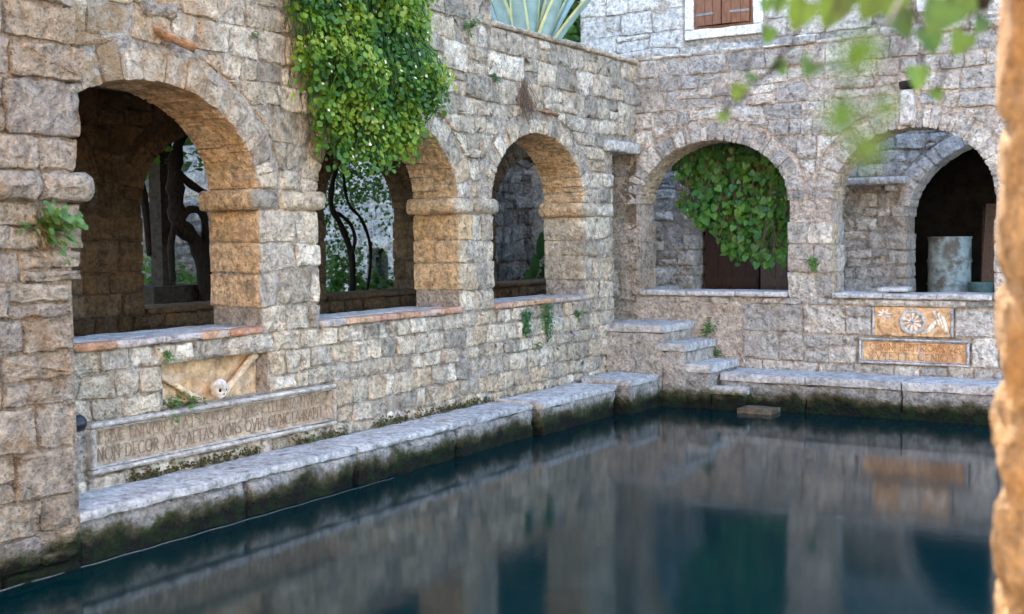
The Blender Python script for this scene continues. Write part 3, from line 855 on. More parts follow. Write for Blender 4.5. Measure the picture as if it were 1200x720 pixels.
st = field(FB, -0.46, 5.0, [z for z in zz if z <= 3.705], cops, obst, wmin=0.18, wmax=0.40, thick=0.40)
k = len([s for s in st])
corner = [q for q in st if q[1].x < 0.0 and q[1].z < 2.8]
emit([q for q in st if not (q[1].x < 0.0 and q[1].z < 2.8)], 'stone', M['stone_back'], bw, 260)
emit(corner, 'stone', M['stone_pier'], bw, 40)
u = -0.48
while u < 5.2:                                   # broken coping course
    b = u + random.uniform(0.22, 0.5)
    block('coping_slab', FB, u, b, 3.70, 3.765 + random.uniform(-0.03, 0.025), -0.42, 0.02 + random.uniform(-0.02, 0.02), M['stone_back'], bw, rc=0.02, bevel=0.02, amp=0.012, jit=0.008)
    u = b
for o in (C1, C2):
    for s in voussoirs(FB, o, 0.40, 2, tvar=0.35):
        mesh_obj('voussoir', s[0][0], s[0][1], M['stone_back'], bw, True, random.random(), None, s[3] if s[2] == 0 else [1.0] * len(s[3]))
    n = 3
    for i in range(n):
        a = o.ul + (o.ur - o.ul) * i / n + 0.002; b = o.ul + (o.ur - o.ul) * (i + 1) / n - 0.002
        block('sill_slab', FB, a, b, SILL - 0.055, SILL + random.uniform(-0.004, 0.006), -0.43, 0.045, M['slab'], bw, rc=0.01, bevel=0.01, amp=0.004)
# smooth dressed blocks beside the tablets
for (a, b, z0, z1) in ((2.18, 2.515, 0.845, 1.12), (3.295, 3.70, 0.845, 1.12)):
    pass
# white corbel with drain hole
v, f = stone_geo(FB, [(2.77, 2.85), (2.90, 2.85), (2.915, 3.02), (2.90, 3.19), (2.775, 3.19), (2.765, 3.02)], -0.2, 0.05, gap=0.004, rc=0.02, bevel=0.03, amp=0.012)
cb = mesh_obj('corbel', v, f, M['stone_pale'], bw, True, 0.6)
v, f = rough_box(2.77, 2.92, -0.05, 0.1, 3.19, 3.27, 0.03, 0.015, 0.01, 9.0); mesh_obj('drain_mouth', v, f, M['dark'], cb, True, 0.5)
# ================================================================== COURT BEHIND THE BACK ARCADE
FR = Frame((0, 2.2, 0), (1, 0, 0), (0, -1, 0))
D1 = Opening(-0.29, 1.30, FLOOR_Z, 2.02, 0.70, 0.22, 15)
D2 = Opening(2.33, 5.1, FLOOR_Z, 2.02, 0.92, 0.20, 21)
_a, _b = on_y(814, 36, 2.2), on_y(883, 28, 2.2)
W1 = Opening(_a.x, _b.x, (_a.z + _b.z) / 2, (_a.z + _b.z) / 2 + 1.15)
_a, _b = on_y(1088, 2, 2.2), on_y(1142, -6, 2.2)
W2 = Opening(_a.x, _b.x, (_a.z + _b.z) / 2, (_a.z + _b.z) / 2 + 1.15)
XL = round(on_y(680, 30, 2.2).x, 2)
rw = thing('stone_house', 'tall stone house with brown shuttered window, rising behind the back arcade wall', 'house', (1, 2.4, 0.9))
put(wall_core('mortar_body', FR, XL, 7.5, 0.5, 10.0, [D1, D2, W1, W2], 0.40, M['mortar'], None, cell=0.08), rw)
zz = courses(FLOOR_Z, 3.3, 0.17, 0.25, (2.02,))
st = field(FR, XL, 4.9, zz, [D1, D2], [(1.38, 2.36, 2.36, 2.47)], wmin=0.13, wmax=0.32, thick=0.40, gap=0.016, split=0.3)
def thru_back(p):
    d = p - CAMP; t = (0 - CAMP.y) / d.y; q = CAMP + d * t
    return any(o.ul - 0.3 < q.x < o.ur + 0.3 and 1.0 < q.z < 3.1 for o in (C1, C2))
for s in st:
    if thru_back(s[1]): put(mesh_obj('stone', s[0][0], s[0][1], M['stone_back'], None, True, random.random()), rw)
zz = courses(3.9, 5.7, 0.25, 0.2)
obst = [(o.ul - 0.14, o.ur + 0.14, o.zs - 0.14, o.zp + 0.2) for o in (W1, W2)]
for q in field(FR, XL, 5.2, zz, [W1, W2], obst, wmin=0.24, wmax=0.5, thick=0.40, split=0.12, jamb_rows=False):
    put(mesh_obj('stone', q[0][0], q[0][1], M['stone_pale'] if q[1].x < 0.3 or random.random() < 0.3 else M['stone_back'], None, True, random.random()), rw)
for o in (D1, D2):
    for s in voussoirs(FR, o, 0.40, 1):
        if thru_back(s[1]): put(mesh_obj('voussoir', s[0][0], s[0][1], M['stone_pale'], None, True, random.random()), rw)
# windows with stone surrounds and plank shutters
YR = 2.2
def window(o, fw, ajar):
    zt = o.zp
    for (a, b, z0, z1) in ((o.ul - fw, o.ur + fw, o.zs - fw, o.zs - 0.002), (o.ul - fw, o.ul - 0.002, o.zs, zt), (o.ur + 0.002, o.ur + fw, o.zs, zt), (o.ul - fw, o.ur + fw, zt + 0.002, zt + fw)):
        put(block('window_surround', FR, a, b, z0, z1, -0.25, 0.035, M['white'], None, rc=0.006, bevel=0.006, amp=0.002), rw)
    mb = MB()
    mb.box((o.ul - 0.01, YR + 0.20, o.zs), (o.ur + 0.01, YR + 0.22, zt), 0.5)
    put(mb.build('window_back', M['dark']), rw)
    mb = MB()
    for (a, b, z0, z1) in ((o.ul + 0.001, o.ul + 0.035, o.zs + 0.001, zt), (o.ur - 0.035, o.ur - 0.001, o.zs + 0.001, zt), (o.ul + 0.036, o.ur - 0.036, o.zs + 0.001, o.zs + 0.03)):
        mb.box((a, YR - 0.012, z0), (b, YR + 0.06, z1), 0.5)
    put(mb.build('window_frame', M['shutter']), rw)
    wd = (o.ur - o.ul - 0.07) / 2 - 0.004
    for side in (-1, 1):
        hx = o.ul + 0.038 if side < 0 else o.ur - 0.038
        Rz = Matrix.Translation((hx, YR - 0.02, 0)) @ Matrix.Rotation(ajar * (-side) * -1, 4, 'Z')
        leaf = None
        for i in range(3):
            mb = MB()
            a, b = wd * i / 3 + 0.003, wd * (i + 1) / 3 - 0.003
            if side > 0: a, b = -b, -a
            mb.box((a, -0.016, o.zs + 0.036), (b, 0.016, zt - 0.01), random.random(), Rz)
            put(mb.build('shutter_plank', M['shutter']), rw)
        for zh in (o.zs + 0.17, zt - 0.17):
            mb = MB()
            a, b = 0.0, wd * 0.72
            if side > 0: a, b = -b, -a
            mb.box((a, -0.024, zh - 0.014), (b, -0.0165, zh + 0.014), 0.5, Rz)
            put(mb.build('strap_hinge', M['iron']), rw)
window(W1, 0.12, R(7))
window(W2, 0.12, R(3))
# shelf on brackets
put(block('shelf_slab', FR, 1.40, 2.34, 2.385, 2.47, -0.1, 0.24, M['slab'], None, rc=0.012), rw)
for x in (1.6, 2.15):
    put(block('shelf_bracket', FR, x - 0.05, x + 0.05, 2.31, 2.383, -0.1, 0.16, M['stone_pale'], None, rc=0.012), rw)
# store room behind
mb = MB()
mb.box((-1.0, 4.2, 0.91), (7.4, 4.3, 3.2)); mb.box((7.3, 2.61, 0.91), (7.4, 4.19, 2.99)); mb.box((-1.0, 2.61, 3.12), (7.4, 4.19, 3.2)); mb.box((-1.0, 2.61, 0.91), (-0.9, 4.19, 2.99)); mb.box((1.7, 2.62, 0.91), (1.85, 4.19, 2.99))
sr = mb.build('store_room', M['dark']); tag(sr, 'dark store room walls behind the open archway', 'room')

def door_leaf(x0, x1, y, z0, z1, mat, label):
    d = thing('door', label, 'door', ((x0 + x1) / 2, y, z0))
    n = 4
    for i in range(n):
        mb = MB()
        a = x0 + (x1 - x0) * i / n + 0.003; b = x0 + (x1 - x0) * (i + 1) / n - 0.003
        mb.box((a, y - 0.02, z0), (b, y + 0.02, z1)); put(mb.build('plank', mat), d)
    for zz_ in (z0 + 0.25, z1 - 0.35):
        mb = MB(); mb.box((x0 + 0.02, y - 0.045, zz_), (x1 - 0.02, y - 0.022, zz_ + 0.09)); put(mb.build('rail', mat), d)
    mb = MB(); mb.tube([(x1 - 0.1, y - 0.05, z0 + 0.95), (x1 - 0.1, y - 0.07, z0 + 1.0), (x1 - 0.1, y - 0.05, z0 + 1.05)], 0.008, 6); put(mb.build('handle', M['iron'], None, True), d)
door_leaf(-0.26, 0.46, 2.52, FLOOR_Z, 2.62, M['door'], 'dark plank door leaf under the hanging creeper')
door_leaf(0.49, 1.27, 2.48, FLOOR_Z, 2.62, M['door2'], 'lighter weathered brown door leaf under the hanging creeper')

# oil drum
dr = thing('drum', 'dented pale blue painted metal drum standing in the dark archway', 'drum', (2.62, 3.0, FLOOR_Z))
mb = MB()
prof = [(0.0, 0.02), (0.23, 0.02), (0.245, 0.0), (0.25, 0.02)]
for i in range(1, 40):
    z = 0.02 + 0.80 * i / 40
    rr = 0.243 + (0.012 if abs(z - 0.28) < 0.018 or abs(z - 0.55) < 0.018 else 0.0)
    prof.append((rr, z))
prof += [(0.25, 0.82), (0.25, 0.835), (0.236, 0.835), (0.232, 0.81), (0.0, 0.81)]
mb.lathe(prof, (2.62, 3.0, FLOOR_Z), 32); put(mb.build('barrel', M['drum'], None, True), dr)
mb = MB(); mb.lathe([(0.0, 0.80), (0.035, 0.80), (0.035, 0.83), (0.0, 0.83)], (2.70, 3.08, FLOOR_Z), 10); put(mb.build('bung', M['iron'], None), dr)
# leaning tools and boards in the store
mb = MB(); mb.tube([(2.98, 3.05, FLOOR_Z), (2.82, 3.95, 2.15)], 0.018, 8, 0.5)
tag(mb.build('pole', M['twig'], None, True), 'thin wooden pole leaning in the dark archway behind the drum', 'pole')
mb = MB(); mb.box((-0.14, -0.012, 0), (0.14, 0.012, 1.25), 0.5, Matrix.Translation((3.12, 2.95, FLOOR_Z)) @ Matrix.Rotation(R(-14), 4, 'X'))
tag(mb.build('board', M['door2']), 'grey board propped upright beside the drum', 'board')
mb = MB(); mb.lathe([(0.0, 0.0), (0.11, 0.0), (0.14, 0.30), (0.145, 0.31), (0.135, 0.305), (0.105, 0.02), (0, 0.02)], (3.02, 2.72, FLOOR_Z), 20)
bk = mb.build('bucket', plain('bucket_teal', (0.10, 0.17, 0.18), 0.6), None, True); tag(bk, 'dull teal bucket on the floor beside the drum', 'bucket')
# flat stone on the sill and stone basin
v, f = rough_box(2.52, 2.83, 0.10, 0.35, SILL + 0.002, SILL + 0.055, 0.05, 0.006, 0.01, 3.0)
tag(mesh_obj('flat_stone', v, f, M['slab'], None, True, 0.3), 'flat loose stone lying on the sill of the arch', 'stone')
bs_ = thing('stone_basin', 'pale carved stone basin on a block against the house wall', 'basin', (-0.62, 1.75, FLOOR_Z))
v, f = rough_box(-0.95, -0.35, 1.5, 2.0, FLOOR_Z, 1.22, 0.07, 0.006, 0.01, 5.0); put(mesh_obj('plinth', v, f, M['stone_pale'], None, True, 0.3), bs_)
mb = MB(); mb.lathe([(0.0, 0.0), (0.14, 0.0), (0.20, 0.05), (0.30, 0.16), (0.31, 0.20), (0.27, 0.20), (0.22, 0.12), (0.0, 0.08)], (-0.65, 1.75, 1.222), 28, 0.5); put(mb.build('bowl', M['stone_pale'], None, True), bs_)

# ================================================================== LEDGES AND STEPS
def ledge_part(name, x0, x1, y0, y1, z0, z1, mat, parent, seed, amp=0.016, res=0.055, edge=0.008):
    v, f = rough_box(x0, x1, y0, y1, z0, z1, res, amp, edge, seed)
    o = mesh_obj(name, v, f, mat, None, True, random.random(), 38); put(o, parent); return o
led = thing('stone_ledge', 'long mossy stone ledge at the waterline below the arcade wall', 'ledge', (0.22, -5.2, -1.5))
yy = [-7.665, -6.4, -5.35, -4.1, -2.97]
for i in range(4):
    ledge_part('ledge_body', 0.0, 0.43, yy[i] + 0.001, yy[i + 1] - 0.001, -1.0, 0.352, M['ledge'], led, 2.0 + i, 0.030, 0.05, 0.02)
    ledge_part('ledge_slab', 0.0, 0.435 + random.uniform(-0.01, 0.01), yy[i] + 0.002, yy[i + 1] - 0.002, 0.345, 0.40 + random.uniform(-0.004, 0.004), M['slab'], led, 8.0 + i, 0.006, 0.05, 0.008)
l2 = thing('stone_ledge', 'short mossy ledge block beside the gap, between the long ledge and the corner', 'ledge', (0.25, -2.2, -1.5))
ledge_part('ledge_body', 0.03, 0.49, -2.90, -1.52, -1.0, 0.352, M['ledge'], l2, 21.0, 0.03, 0.05)
ledge_part('ledge_slab', 0.03, 0.50, -2.92, -1.50, 0.345, 0.41, M['slab'], l2, 22.0, 0.008)
l3 = thing('stone_ledge', 'small stone block in the corner at the foot of the steps', 'ledge', (0.4, -1.1, -1.5))
ledge_part('ledge_body', 0.10, 0.62, -1.46, -0.84, -1.0, 0.39, M['ledge'], l3, 31.0, 0.03, 0.05)
ledge_part('ledge_slab', 0.08, 0.63, -1.47, -0.83, 0.385, 0.45, M['slab'], l3, 32.0, 0.008)
l4 = thing('stone_ledge', 'pale stone ledge below the carved orange panel, right of the steps', 'ledge', (3, -0.3, -1.5))
xx = [1.18, 2.05, 2.95, 3.8, 4.9]
for i in range(4):
    ledge_part('ledge_body', xx[i] + 0.001, xx[i + 1] - 0.001, -0.585, 0.0, -1.0, 0.388, M['ledge'], l4, 41.0 + i, 0.022, 0.055)
    ledge_part('ledge_slab', xx[i] + 0.002, xx[i + 1] - 0.002, -0.60, 0.0, 0.385, 0.465 + random.uniform(-0.005, 0.005), M['slab'], l4, 51.0 + i, 0.005, 0.06, 0.006)
stp = thing('stone_steps', 'worn grey stone steps climbing from the water to the corner doorway', 'steps', (0.7, -0.4, -1.5))
ST = [(0.01, 0.67, -0.80, 0.935, 0.08), (0.45, 0.915, -0.81, 0.755, 0.08), (0.72, 1.17, -0.78, 0.555, 0.08), (0.90, 1.50, -0.76, 0.345, 0.08), (1.47, 1.82, -0.88, 0.165, 0.07)]
ledge_part('step_body', 0.01, 0.645, -0.785, -0.005, -1.0, 0.858, M['stone_back'], stp, 61, 0.02, 0.06)
ledge_part('step_body', 0.646, 0.895, -0.79, -0.005, -1.0, 0.678, M['stone_back'], stp, 62, 0.02, 0.06)
ledge_part('step_body', 0.896, 1.15, -0.765, -0.005, -1.0, 0.478, M['ledge'], stp, 63, 0.02, 0.06)
ledge_part('step_body', 1.151, 1.48, -0.745, -0.61, -1.0, 0.268, M['ledge'], stp, 64, 0.02, 0.05)
for i, (x0, x1, y0, z, t) in enumerate(ST):
    y1 = -0.004 if i < 3 else -0.565
    if i > 0: x0 = max(x0, ST[i - 1][1] - 0.10)
    ledge_part('tread', x0, x1, y0, y1 if i < 3 else -0.60, z - t, z, M['slab'] if i < 4 else M['wet_step'], stp, 71 + i, 0.005, 0.05, 0.006)
ledge_part('step_body', 1.50, 1.80, -0.87, -0.60, -1.0, 0.112, M['ledge'], stp, 65, 0.02, 0.06)
# thin pale cord lying along the waterline
mb = MB(); mb.tube([(0.475 + 0.006 * math.sin(i * 1.3), -8.9 + 3.9 * i / 60, WATER_Z + 0.002) for i in range(61)], [0.0022 * (1 - 0.7 * i / 60) for i in range(61)], 6, 0.5)
tag(mb.build('cord', M['cord'], None, True), 'thin pale cord stretched along the waterline of the long ledge', 'cord')
# black lamp fitting
lp = thing('spotlight', 'small black spotlight fixed low on the wall beside the stone pier', 'spotlight', (0.06, -7.3, 0.80))
mb = MB(); mb.tube([(0.05, -7.42, 0.80), (0.07, -7.40, 0.805), (0.08, -7.35, 0.812), (0.08, -7.34, 0.812)], [0.035, 0.048, 0.048, 0.038], 14, 0.5); put(mb.build('housing', M['black'], None, True), lp)
mb = MB(); mb.tube([(0.0, -7.36, 0.80), (0.06, -7.36, 0.80)], 0.016, 8, 0.5); put(mb.build('bracket', M['black'], None, True), lp)

# ================================================================== INSCRIPTIONS AND RELIEFS
def arc(cx, cy, rx, ry, a0, a1, n=10):
    return [(cx + rx * math.cos(R(a0 + (a1 - a0) * i / n)), cy + ry * math.sin(R(a0 + (a1 - a0) * i / n))) for i in range(n + 1)]
GL = {
 'A': (0.72, [[(0, 0), (0.36, 1), (0.72, 0)], [(0.13, 0.36), (0.59, 0.36)]]),
 'B': (0.55, [[(0.06, 0), (0.06, 1)], [(0.06, 1)] + arc(0.22, 0.76, 0.24, 0.24, 90, -90) + [(0.06, 0.52)], [(0.06, 0.52)] + arc(0.24, 0.26, 0.28, 0.26, 90, -90) + [(0.06, 0)]]),
 'C': (0.75, [arc(0.45, 0.5, 0.42, 0.5, 50, 310, 16)]),
 'D': (0.75, [[(0.06, 0), (0.06, 1)], [(0.06, 1)] + arc(0.24, 0.5, 0.46, 0.5, 90, -90, 14) + [(0.06, 0)]]),
 'E': (0.5, [[(0.06, 0), (0.06, 1)], [(0.06, 1), (0.46, 1)], [(0.06, 0.52), (0.40, 0.52)], [(0.06, 0), (0.48, 0)]]),
 'F': (0.48, [[(0.06, 0), (0.06, 1)], [(0.06, 1), (0.46, 1)], [(0.06, 0.52), (0.40, 0.52)]]),
 'G': (0.8, [arc(0.45, 0.5, 0.42, 0.5, 50, 320, 16), [(0.76, 0.42), (0.76, 0.08)]]),
 'H': (0.72, [[(0.06, 0), (0.06, 1)], [(0.64, 0), (0.64, 1)], [(0.06, 0.52), (0.64, 0.52)]]),
 'I': (0.16, [[(0.08, 0), (0.08, 1)]]),
 'L': (0.5, [[(0.06, 0), (0.06, 1)], [(0.06, 0), (0.48, 0)]]),
 'M': (0.9, [[(0.04, 0), (0.16, 1), (0.45, 0.1), (0.74, 1), (0.86, 0)]]),
 'N': (0.72, [[(0.06, 0), (0.06, 1), (0.64, 0), (0.64, 1)]]),
 'O': (0.88, [arc(0.44, 0.5, 0.42, 0.5, 0, 360, 20)]),
 'P': (0.52, [[(0.06, 0), (0.06, 1)], [(0.06, 1)] + arc(0.24, 0.74, 0.26, 0.26, 90, -90) + [(0.06, 0.48)]]),
 'Q': (0.88, [arc(0.44, 0.5, 0.42, 0.5, 0, 360, 20), [(0.5, 0.12), (0.86, -0.16)]]),
 'R': (0.6, [[(0.06, 0), (0.06, 1)], [(0.06, 1)] + arc(0.24, 0.74, 0.26, 0.26, 90, -90) + [(0.06, 0.48)], [(0.26, 0.48), (0.58, 0)]]),
 'S': (0.5, [arc(0.26, 0.75, 0.2, 0.25, 40, 270, 10) + arc(0.24, 0.26, 0.23, 0.26, 90, -140, 10)]),
 'T': (0.66, [[(0.33, 0), (0.33, 1)], [(0.02, 1), (0.64, 1)]]),
 'V': (0.72, [[(0, 1), (0.36, 0), (0.72, 1)]]),
 '·': (0.16, [[(0.04, 0.48), (0.12, 0.48)]]), ' ': (0.34, [])}
def lettering(fr, text, u0, u1, z, h, w, mat, name='letter', th=0.030):
    out = []
    tot = sum(GL[c][0] + 0.16 for c in text)
    sx = (u1 - u0) / tot
    u = u0
    lift = [0.0]
    def seg(a, b, t):
        dx, dy = b[0] - a[0], b[1] - a[1]
        L = math.hypot(dx, dy) + 1e-9
        nx, ny = -dy / L * t / 2, dx / L * t / 2
        ex, ey = dx / L * t * 0.3, dy / L * t * 0.3
        q = [(a[0] - ex - nx, a[1] - ey - ny), (b[0] + ex - nx, b[1] + ey - ny), (b[0] + ex + nx, b[1] + ey + ny), (a[0] - ex + nx, a[1] - ey + ny)]
        lift[0] += 0.00008
        mb.add([fr.P(p[0], p[1], w) for p in q] + [fr.P(p[0], p[1], w + 0.001 + lift[0]) for p in q], [(4, 5, 6, 7), (0, 1, 5, 4), (1, 2, 6, 5), (2, 3, 7, 6), (3, 0, 4, 7)], 0.5)
    for c in text:
        wd, strokes = GL[c]
        mb = MB()
        dz = random.uniform(-0.02, 0.02) * h
        for s in strokes:
            pts = [(u + p[0] * sx, z + dz + p[1] * h) for p in s]
            for a, b in zip(pts, pts[1:]):
                thick = h * th * (1.5 if abs(b[1] - a[1]) > abs(b[0] - a[0]) * 0.5 else 1.0) * 1.6
                seg(a, b, thick)
            for e, o2 in ((0, 1), (-1, -2)):
                p = s[e]
                if len(s) <= 5 and p[1] in (0, 1) and abs(s[e][0] - s[o2][0]) < 0.4 and abs(s[e][1] - s[o2][1]) > 0.5:
                    q = pts[e]
                    seg((q[0] - 0.11 * sx, q[1]), (q[0] + 0.11 * sx, q[1]), h * 0.06)
        u += (wd + 0.16) * sx
        if mb.v: out.append(mb.build(name, mat))
        lift[0] = 0.0
    return out
def frame_panel(fr, name, label, u0, u1, z0, z1, fw, mat, mat_in, proud, recess, loc):
    t = thing(name, label, 'tablet', loc)
    for (a, b, c, d) in ((u0, u1, z0, z0 + fw), (u0, u1, z1 - fw, z1), (u0, u0 + fw, z0 + fw + 0.001, z1 - fw - 0.001), (u1 - fw, u1, z0 + fw + 0.001, z1 - fw - 0.001)):
        put(block('border', fr, a, b, c, d, -0.12, proud, mat, None, rc=0.006, bevel=0.010, amp=0.004, jit=0.002), t)
    # stepped inner moulding
    g = fw * 0.45
    for (a, b, c, d) in ((u0 + fw, u1 - fw, z0 + fw, z0 + fw + g), (u0 + fw, u1 - fw, z1 - fw - g, z1 - fw), (u0 + fw, u0 + fw + g, z0 + fw + g + 0.001, z1 - fw - g - 0.001), (u1 - fw - g, u1 - fw, z0 + fw + g + 0.001, z1 - fw - g - 0.001)):
        put(block('moulding', fr, a, b, c, d, -0.12, proud - 0.018, mat, None, rc=0.003, bevel=0.006, amp=0.002, jit=0.001), t)
    mb = MB()
    nu, nv = 40, 8
    vv = [fr.P(u0 + fw * 0.9 + (u1 - u0 - 1.8 * fw) * i / nu, z0 + fw * 0.9 + (z1 - z0 - 1.8 * fw) * j / nv, recess - 0.002 + 0.0015 * nz((i, j, 0), 0.7)) for i in range(nu + 1) for j in range(nv + 1)]
    ff = [(i * (nv + 1) + j, (i + 1) * (nv + 1) + j, (i + 1) * (nv + 1) + j + 1, i * (nv + 1) + j + 1) for i in range(nu) for j in range(nv)]
    put(mesh_obj('field', vv, ff, mat_in, None, True, 0.4), t)
    return t
t = frame_panel(FL, 'inscription_tablet', 'long framed stone tablet with two lines of Latin capitals above the ledge', -7.25, -5.09, 0.485, 0.785, 0.032, M['tablet'], M['tablet_in'], 0.045, -0.012, (0, -6.2, 0.48))
for o_ in lettering(FL, 'ESAC ENIVOR STAT DEI OPES NEC CELEBRIA NVMS', -7.16, -5.20, 0.655, 0.068, -0.0105, M['letter_faint']): put(o_, t)
for o_ in lettering(FL, 'NON DECOR AVT AETAS MORS QVIA CVNCTA RAPIT', -7.17, -5.18, 0.553, 0.076, -0.0105, M['letter']): put(o_, t)
t = frame_panel(FB, 'inscription_tablet', 'small orange stone tablet with two lines of Latin capitals under the wheel relief', 2.40, 3.43, 0.565, 0.815, 0.025, M['slab'], M['orange'], 0.03, -0.004, (2.9, 0, 0.55))
for o_ in lettering(FB, 'CEMINI LEPITRIOVS VIR', 2.50, 3.36, 0.70, 0.062, -0.0025, M['letter_rust']): put(o_, t)
for o_ in lettering(FB, 'TVTE ET  GENIO·F·', 2.50, 3.34, 0.607, 0.068, -0.0025, M['letter']): put(o_, t)
# dressed blocks round the orange relief
for (a, b, z0, z1) in ((2.525, 2.548, 0.845, 1.115),):
    block('dressed_jamb', FB, a, b, z0, z1, -0.1, 0.02, M['slab'], bw, rc=0.004, bevel=0.006)
block('dressed_jamb', FB, 3.257, 3.285, 0.845, 1.115, -0.1, 0.02, M['slab'], bw, rc=0.004, bevel=0.006)
block('dressed_lintel', FB, 2.45, 3.40, 1.122, 1.19, -0.1, 0.024, M['stone_back'], bw, rc=0.006)
# wheel relief
rel = thing('wheel_relief', 'orange carved stone panel with a pale wheel between two figures', 'relief', (2.9, 0, 0.845))
def rpanel(fr, u0, u1, z0, z1, w, mat, seed, n=30, m=12, amp=0.003):
    vv = [fr.P(u0 + (u1 - u0) * i / n, z0 + (z1 - z0) * j / m, w + amp * nz((i, j, seed), 0.45) * 2) for i in range(n + 1) for j in range(m + 1)]
    ff = [(i * (m + 1) + j, (i + 1) * (m + 1) + j, (i + 1) * (m + 1) + j + 1, i * (m + 1) + j + 1) for i in range(n) for j in range(m)]
    return mesh_obj('panel', vv, ff, mat, None, True, 0.5)
put(rpanel(FB, 2.547, 3.258, 0.842, 1.118, 0.0, M['orange'], 2.0), rel)
def ring_mesh(name, fr, cu, cz, r0, r1, w0, w1, mat, n=40):
    mb = MB(); vv = []; ff = []
    prof = [(r0, w0), (r0 + 0.004, w1), ((r0 + r1) / 2, w1 + 0.008), (r1 - 0.004, w1), (r1, w0)]
    for j in range(n):
        a = 2 * math.pi * j / n
        for (r, w) in prof: vv.append(fr.P(cu + r * math.cos(a), cz + r * math.sin(a), w))
    k = len(prof)
    for j in range(n):
        j2 = (j + 1) % n
        for i in range(k - 1): ff.append((j * k + i, j2 * k + i, j2 * k + i + 1, j * k + i + 1))
    mb.add(vv, ff, 0.5)
    return mb.build(name, mat, None, True)
wc = (2.905, 0.978)
put(ring_mesh('wheel_rim', FB, wc[0], wc[1], 0.088, 0.124, -0.01, 0.022, M['slab']), rel)
put(ring_mesh('hub', FB, wc[0], wc[1], 0.006, 0.026, -0.01, 0.022, M['slab'], 20), rel)
for i in range(10):
    a = 2 * math.pi * i / 10 + 0.2
    d = Vector((math.cos(a), math.sin(a))); e = Vector((-d.y, d.x))
    q = [Vector(wc) + d * 0.024 + e * 0.005, Vector(wc) + d * 0.024 - e * 0.005, Vector(wc) + d * 0.092 - e * 0.013, Vector(wc) + d * 0.092 + e * 0.013]
    mb = MB(); mb.add([FB.P(p.x, p.y, 0.002) for p in q] + [FB.P(p.x, p.y, 0.013) for p in q], [(7, 6, 5, 4), (0, 1, 5, 4), (1, 2, 6, 5), (2, 3, 7, 6), (3, 0, 4, 7)], 0.6)
    put(mb.build('spoke', M['bone']), rel)
def lump(name, fr, pts, rads, mat, parent, wz=0.006, flat=0.45):
    mb = MB(); n = 10
    vv = []; ff = []
    for i, (p, r) in enumerate(zip(pts, rads)):
        a = Vector(pts[min(i + 1, len(pts) - 1)]) - Vector(pts[max(0, i - 1)]); a.normalize(); e = Vector((-a.y, a.x))
        for j in range(n):
            t_ = 2 * math.pi * j / n
            vv.append(fr.P(p[0] + e.x * r * math.cos(t_), p[1] + e.y * r * math.cos(t_), wz + r * flat * math.sin(t_)))
    for i in range(len(pts) - 1):
        for j in range(n): ff.append((i * n + j, i * n + (j + 1) % n, (i + 1) * n + (j + 1) % n, (i + 1) * n + j))
    ff.append(tuple(range(n))[::-1]); ff.append(tuple((len(pts) - 1) * n + j for j in range(n)))
    mb.add(vv, ff, 0.5)
    o = mb.build(name, mat, None, True); put(o, parent); return o
# left rayed figure, right wing, scroll
for a in range(0, 360, 45):
    dx, dz = math.cos(R(a + 12)), math.sin(R(a + 12))
    lump('ray', FB, [(2.635 + dx * 0.015, 1.045 + dz * 0.015), (2.635 + dx * 0.07, 1.045 + dz * 0.055)], [0.012, 0.004], M['bone'], rel)
lump('figure', FB, [(2.63, 1.02), (2.615, 0.95), (2.66, 0.88), (2.70, 0.855)], [0.03, 0.045, 0.04, 0.015], M['orange'], rel)
lump('scroll', FB, [(2.99, 0.868), (3.05, 0.90), (3.10, 0.955), (3.12, 1.0)], [0.012, 0.022, 0.02, 0.008], M['bone'], rel)
for i in range(5):
    lump('feather', FB, [(3.10 + 0.02 * i, 1.09 - 0.012 * i), (3.15 + 0.018 * i, 0.99 - 0.02 * i), (3.19 + 0.012 * i, 0.90 - 0.006 * i)], [0.014, 0.018, 0.007], M['orange'] if i % 2 else M['bone'], rel)
# skull niche
nic = thing('skull_relief', 'ochre carved niche panel with a skull and two crossed long bones', 'relief', (-0.1, -6.2, 0.79))
pn = rpanel(FL, -6.66, -5.76, 0.78, 1.08, -0.11, M['niche'], 5.0, 30, 10, 0.004); put(pn, nic)
lump('bone', FL, [(-6.64, 1.00), (-6.62, 0.99), (-6.5, 0.92), (-6.36, 0.835), (-6.30, 0.80)], [0.028, 0.020, 0.018, 0.020, 0.028], M['bone_tan'], nic, -0.080, 0.9)
lump('bone', FL, [(-5.80, 1.055), (-5.84, 1.03), (-5.96, 0.93), (-6.07, 0.845), (-6.11, 0.81)], [0.034, 0.026, 0.024, 0.028, 0.036], M['bone_tan'], nic, -0.075, 0.9)
# the skull: cranium, cheek and jaw as one deformed sphere with sunk eye and nose hollows
SK = Vector((-0.025, -6.185, 0.870))
vv = []; ff = []; nu_, nv_ = 36, 26
for i in range(nv_ + 1):
    th = math.pi * i / nv_
    for j in range(nu_):
        ph = 2 * math.pi * j / nu_
        d = Vector((math.sin(th) * math.cos(ph), math.sin(th) * math.sin(ph), math.cos(th)))
        p = Vector((d.x * 0.075, d.y * 0.068, d.z * 0.078))
        if d.z < -0.1:                       # face narrows to the jaw
            s = 1 - 0.34 * min(1, (-0.1 - d.z) / 0.8); p.y *= s; p.z *= 1.16
        for (ey, ez, er) in ((-0.030, -0.012, 0.020), (0.030, -0.012, 0.020)):
            if d.x > 0:
                q = math.hypot(p.y - ey, p.z - ez)
                if q < er: p.x -= 0.030 * (1 - (q / er) ** 2) ** 0.5
        if d.x > 0:
            q = math.hypot((p.y) * 1.5, p.z + 0.045)
            if q < 0.016: p.x -= 0.022 * (1 - q / 0.016) ** 0.5
        p *= 0.80
        vv.append(SK + p)
